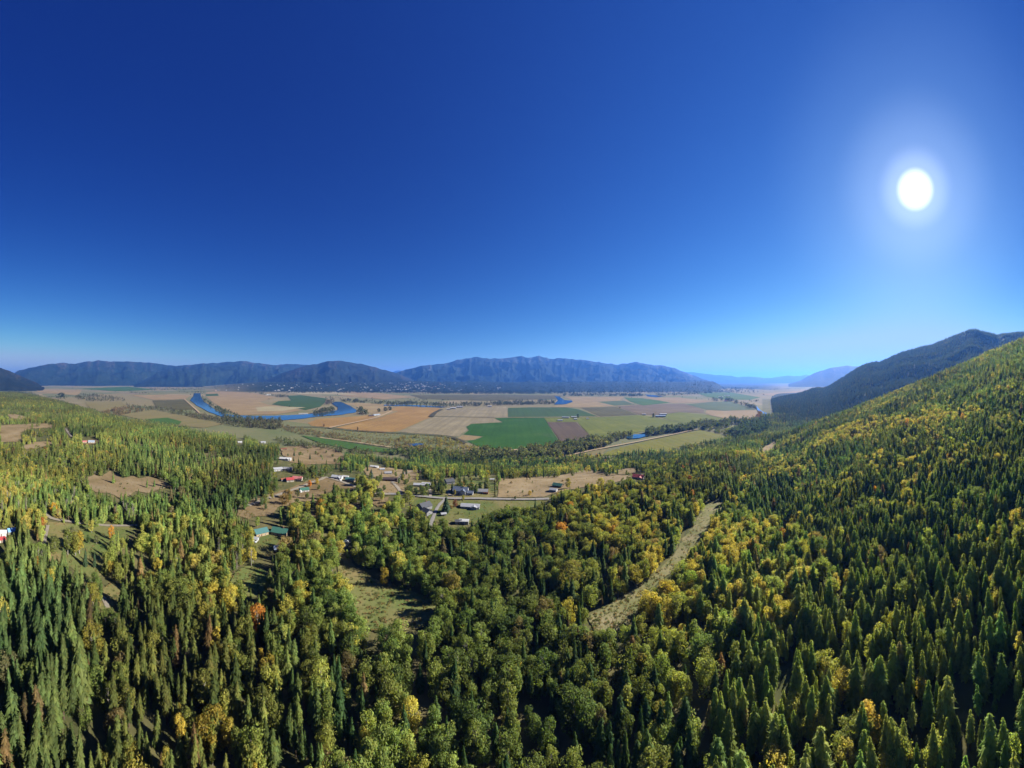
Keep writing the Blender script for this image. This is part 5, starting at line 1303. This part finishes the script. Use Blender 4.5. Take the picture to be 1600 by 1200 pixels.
win_me = boxm('window', -.62, .62, -.05, .05, -.55, .55, mat=trim_m)
pane_me = boxm('pane', -.5, .5, -.07, .07, -.43, .43, mat=glass_m)
door_me = boxm('door', -.5, .5, -.06, .06, 0, 2.05, mat=door_m)
knob_me = boxm('handle', .32, .4, -.11, -.05, .95, 1.05, mat=trim_m)
def house(u, y, wd, dp, hh, pitch, turn, wall, roof, chim, name, label):
    if y < 690: p = Vector((*px_xy(u, y), 0.6)); p.z = 0.5
    else: p, _ = place(u, y)
    e = link(name, None); e.location = p
    e.rotation_euler = (0, 0, math.radians(turn) - (u - 800) / F)
    tag(e, label, 'barn' if name == 'barn' else ('shed' if name in ('shed', 'garage') else 'house'))
    a, d = wd / 2, dp / 2
    rh = d * pitch
    V = [(-a, -d, -3), (a, -d, -3), (a, d, -3), (-a, d, -3), (-a, -d, hh), (a, -d, hh), (a, d, hh), (-a, d, hh), (-a, 0, hh + rh), (a, 0, hh + rh)]
    Fc = [(0, 1, 5, 4), (1, 2, 6, 9, 5), (2, 3, 7, 6), (3, 0, 4, 8, 7), (4, 5, 9, 8), (6, 7, 8, 9)]
    link('wall', pyd('wall', V, Fc, cm(wall)), e)
    o, th = 0.55, 0.22
    slope = rh / d; ze = hh - o * slope + 0.06; zt = hh + rh + 0.06
    V = [(-a - o, -d - o, ze), (a + o, -d - o, ze), (a + o, 0, zt), (-a - o, 0, zt), (a + o, d + o, ze), (-a - o, d + o, ze)]
    V += [(x, y_, z + th) for x, y_, z in V]
    Fc = [(0, 3, 2, 1), (3, 5, 4, 2), (6, 7, 8, 9), (9, 8, 10, 11), (0, 1, 7, 6), (4, 5, 11, 10), (1, 2, 8, 7), (2, 4, 10, 8), (3, 0, 6, 9), (5, 3, 9, 11)]
    rf = link('roof', pyd('roof', V, Fc, cm(roof, True)), e)
    if chim:
        link('chimney', boxm('chimney', a * .35, a * .35 + .9, -.5, .5, hh + rh * .5, hh + rh + 1.4, mat=brick_m), rf)
    big = wd > 22
    dr = link('door', door_me, e); dr.location = (-a * .15, -d - .03, 0.05)
    if big: dr.scale = (3.2, 1, min(1.7, hh * .36))
    link('handle', knob_me, dr)
    nw = max(1, int(wd / 4.5))
    for sgn in (-1, 1):
        for i in range(nw):
            x = -a + wd * (i + .5) / nw
            if sgn < 0 and abs(x + a * .15) < 1.4: continue
            wn = link('window', win_me, e); wn.location = (x, sgn * (d + .02), 1.6)
            link('pane', pane_me, wn)
    for sgn in (-1, 1):
        wn = link('window', win_me, e); wn.location = (sgn * (a + .02), 0, 1.6 if hh < 4 else 2.4); wn.rotation_euler = (0, 0, math.pi / 2)
        link('pane', pane_me, wn)
    if name == 'house' and wd > 14:       # a front gable or porch wing breaks the long roof
        gx = a * .45; gw = wd * .17; gd = d + dp * .22
        V = [(gx - gw, -gd, -3), (gx + gw, -gd, -3), (gx + gw, -d * .3, -3), (gx - gw, -d * .3, -3), (gx - gw, -gd, hh), (gx + gw, -gd, hh), (gx + gw, -d * .3, hh), (gx - gw, -d * .3, hh), (gx, -gd, hh + gw * pitch), (gx, -d * .1, hh + gw * pitch)]
        link('front_wing', pyd('front_wing', V, [(0, 1, 5, 8, 4), (1, 2, 6, 5), (3, 0, 4, 7), (4, 8, 9, 7), (5, 6, 9, 8)], cm(wall)), e)
        q = gw + .45; zz = hh - .45 * pitch + .12; zt = hh + gw * pitch + .12
        V = [(gx - q, -gd - .45, zz), (gx, -gd - .45, zt), (gx + q, -gd - .45, zz), (gx - q, -d * .35, zz), (gx, -d * .05, zt), (gx + q, -d * .35, zz)]
        V += [(x, y_, z + .2) for x, y_, z in V]
        link('wing_roof', pyd('wing_roof', V, [(0, 1, 4, 3), (1, 2, 5, 4), (6, 9, 10, 7), (7, 10, 11, 8), (0, 6, 7, 1), (1, 7, 8, 2), (0, 3, 9, 6), (2, 8, 11, 5)], cm(roof, True)), e)
for hrow in HOUSES: house(*hrow)

# vehicles
def car(u, y, turn, paint, label, name, cat, pickup):
    p, _ = place(u, y)
    e = link(name, None); e.location = p + Vector((0, 0, .9)); e.rotation_euler = (0, 0, math.radians(turn)); tag(e, label, cat)
    m, t, b = new_mat('paint_' + name, 0.25, 0.5); b.inputs['Base Color'].default_value = (*paint, 1)
    prof = [(-2.7, .45), (-2.7, 1.05), (-.55, 1.08), (-.45, 1.8), (.75, 1.8), (1.35, 1.15), (2.55, 1.0), (2.65, .45)] if pickup else \
           [(-2.2, .4), (-2.2, .95), (-1.75, 1.05), (-1.2, 1.45), (.35, 1.48), (1.05, .98), (2.1, .82), (2.2, .4)]
    wv = .92; n_ = len(prof)
    V = [(x, -wv, z) for x, z in prof] + [(x, wv, z) for x, z in prof]
    Fc = [tuple(range(n_))[::-1], tuple(range(n_, 2 * n_))] + [(i, (i + 1) % n_, n_ + (i + 1) % n_, n_ + i) for i in range(n_)]
    link('body', pyd('body', V, Fc, m), e)
    gx = (-.4, .9) if pickup else (-1.1, .5)
    for s in (-1, 1):
        link('side_window', boxm('side_window', gx[0] + .15, gx[1] - .3, min(s * .9, s * .94), max(s * .9, s * .94), 1.12 if pickup else 1.02, 1.68 if pickup else 1.36, mat=glass_m), e)
        for x in (-1.7, 1.65) if pickup else (-1.35, 1.35):
            G = [(x + .38 * math.cos(k * math.pi / 6), yy, .38 + .38 * math.sin(k * math.pi / 6)) for yy in (s * .72, s * .97) for k in range(12)]
            link('wheel', pyd('wheel', G, [tuple(range(12))[::-1], tuple(range(12, 24))] + [(k, (k + 1) % 12, 12 + (k + 1) % 12, 12 + k) for k in range(12)], tyre_m), e)
        fx = 2.63 if pickup else 2.17
        link('headlight', boxm('headlight', fx - .06, fx + .03, s * .72 - .18, s * .72 + .18, .62, .82, mat=trim_m), e)
    ws = [(.78, 1.77), (1.32, 1.2)] if pickup else [(.38, 1.45), (1.0, 1.02)]
    V = [(ws[0][0] + .04, -.8, ws[0][1]), (ws[0][0] + .04, .8, ws[0][1]), (ws[1][0] + .04, .8, ws[1][1]), (ws[1][0] + .04, -.8, ws[1][1])]
    V += [(x - .05, y_, z - .03) for x, y_, z in V]
    link('windscreen', pyd('windscreen', V, [(0, 3, 2, 1), (4, 5, 6, 7), (0, 1, 5, 4), (2, 3, 7, 6), (1, 2, 6, 5), (3, 0, 4, 7)], glass_m), e)
car(540, 849, 50, (.75, .76, .78), 'white pickup parked on the reddish track', 'pickup_truck', 'pickup', True)
car(397, 849.5, 20, (.35, .37, .40), 'grey car parked below the teal cabin', 'parked_car', 'car', False)
car(532, 751.5, -35, (.7, .71, .72), 'white car parked beside the pale-roofed house', 'parked_car', 'car', False)

# white water tank by the green-roofed house
tp, _ = place(469.5, 770)
tk = link('water_tank', None); tk.location = tp; tag(tk, 'white domed water tank beside the small green-roofed house', 'tank')
V = []; Fc = []
prof = [(1.8, -1), (1.8, 2.4), (1.7, 2.8), (1.1, 3.2), (.35, 3.4)]
for r_, z_ in prof: V += [(r_ * math.cos(k * math.pi / 8), r_ * math.sin(k * math.pi / 8), z_) for k in range(16)]
for i in range(len(prof) - 1): Fc += [(i * 16 + k, i * 16 + (k + 1) % 16, (i + 1) * 16 + (k + 1) % 16, (i + 1) * 16 + k) for k in range(16)]
Fc.append(tuple(range((len(prof) - 1) * 16, len(prof) * 16)))
link('shell', pyd('shell', V, Fc, cm('white')), tk)
link('lid', boxm('lid', -.45, .45, -.45, .45, 3.38, 3.62, mat=trim_m), tk)

# white rail fence in front of the gabled house
fa, fb = place(706, 775.5)[0], place(731, 774.5)[0]
fe = link('rail_fence', None); fe.location = fa; tag(fe, 'white rail fence in front of the large gabled house', 'fence')
fd = fb - fa; nseg = 12
for i in range(nseg + 1):
    q_ = fd * (i / nseg); zz_ = zat(fa.x + q_.x, fa.y + q_.y) - fa.z
    po = link('post', boxm('post', -.08, .08, -.08, .08, -.3, 1.9, mat=trim_m), fe); po.location = (q_.x, q_.y, zz_)
    if i < nseg:
        q2 = fd * ((i + 1) / nseg); z2 = zat(fa.x + q2.x, fa.y + q2.y) - fa.z
        dv = Vector((q2.x - q_.x, q2.y - q_.y, z2 - zz_))
        for hz_ in (0.95, 1.6):
            ra = link('rail', boxm('rail', 0, dv.length, -.04, .04, -.08, .08, mat=trim_m), fe)
            ra.location = (q_.x, q_.y, zz_ + hz_); ra.rotation_euler = dv.to_track_quat('X', 'Z').to_euler()

# the far town at the foot of the mountain: each building is a thing
def town_mesh(wall, roof, wd, dp, hh):
    a, d = wd / 2, dp / 2; rh = d * .45
    V = [(-a, -d, -4), (a, -d, -4), (a, d, -4), (-a, d, -4), (-a, -d, hh), (a, -d, hh), (a, d, hh), (-a, d, hh), (-a, 0, hh + rh), (a, 0, hh + rh)]
    Fc = [(0, 1, 5, 4), (1, 2, 6, 9, 5), (2, 3, 7, 6), (3, 0, 4, 8, 7), (4, 5, 9, 8), (6, 7, 8, 9)]
    me = pyd('town_house', V, Fc, cm(wall)); me.materials.append(cm(roof, True))
    for i in (4, 5): me.polygons[i].material_index = 1
    return me
TM = [(town_mesh('white', 'white', 26, 16, 7), 'white-roofed'), (town_mesh('white', 'lightgrey', 34, 18, 8), 'pale grey-roofed'), (town_mesh('cream', 'pink', 24, 15, 7), 'pink-roofed'), (town_mesh('lightgrey', 'slateblue', 28, 16, 8), 'blue-grey-roofed'), (town_mesh('white', 'white', 60, 26, 10), 'long white-roofed')]
R = random.Random(5)
cnt = 0
town = []
while cnt < 190:
    if R.random() < 0.72: u, y = R.gauss(650, 45), R.uniform(600.5, 611)
    elif R.random() < 0.5: u, y = R.uniform(420, 580), R.uniform(603, 611)
    else: u, y = R.choice([R.uniform(330, 470), R.uniform(740, 780)]), R.uniform(600, 606)
    if not 325 < u < 790: continue
    me, lk = TM[R.choices(range(5), [5, 4, 2, 2, 2])[0]]
    r = R.uniform(6200, 8900)
    a_ = (u - 800) / F
    town.append((o_ := link('town_house', me), lk)); o = o_; o.location = (r * math.sin(a_), r * math.cos(a_), float(ground(u, r)))
    o.rotation_euler = (0, 0, -a_ + R.uniform(-.5, .5)); s_ = R.uniform(.8, 1.35); o.scale = (s_, s_, s_)
    cnt += 1
for o, lk in town:
    q_, lk2 = min(((p_, l_) for p_, l_ in town if p_ is not o), key=lambda a: (a[0].location - o.location).length)
    side = 'near ' + ('another ' if lk2 == lk else 'a ') + lk2 + ' one' if (q_.location - o.location).length < 120 else 'standing apart among trees'
    big = 'large ' if o.scale.x > 1.18 else ('small ' if o.scale.x < 0.95 else '')
    lab = big + lk + ' far-town building ' + side
    tag(o, lab, 'house', lab)

# ------------------------------------------------------------------ the valley air
V, Fc = boxv(-46000, 46000, -46000, 46000, -8, 1430)
hm = bpy.data.materials.new('haze_air'); hm.use_nodes = True
t = hm.node_tree; t.nodes.clear()
out = N(t, 'ShaderNodeOutputMaterial'); pv = N(t, 'ShaderNodeVolumePrincipled')
pv.inputs['Color'].default_value = (0.10, 0.32, 1.0, 1)
pv.inputs['Density'].default_value = 3.25e-5
pv.inputs['Anisotropy'].default_value = 0.3
t.links.new(pv.outputs[0], out.inputs['Volume'])
hz = link('haze', pyd('haze', V, Fc, hm))
tag(hz, 'thin blue haze filling the valley air', 'haze', kind='stuff')
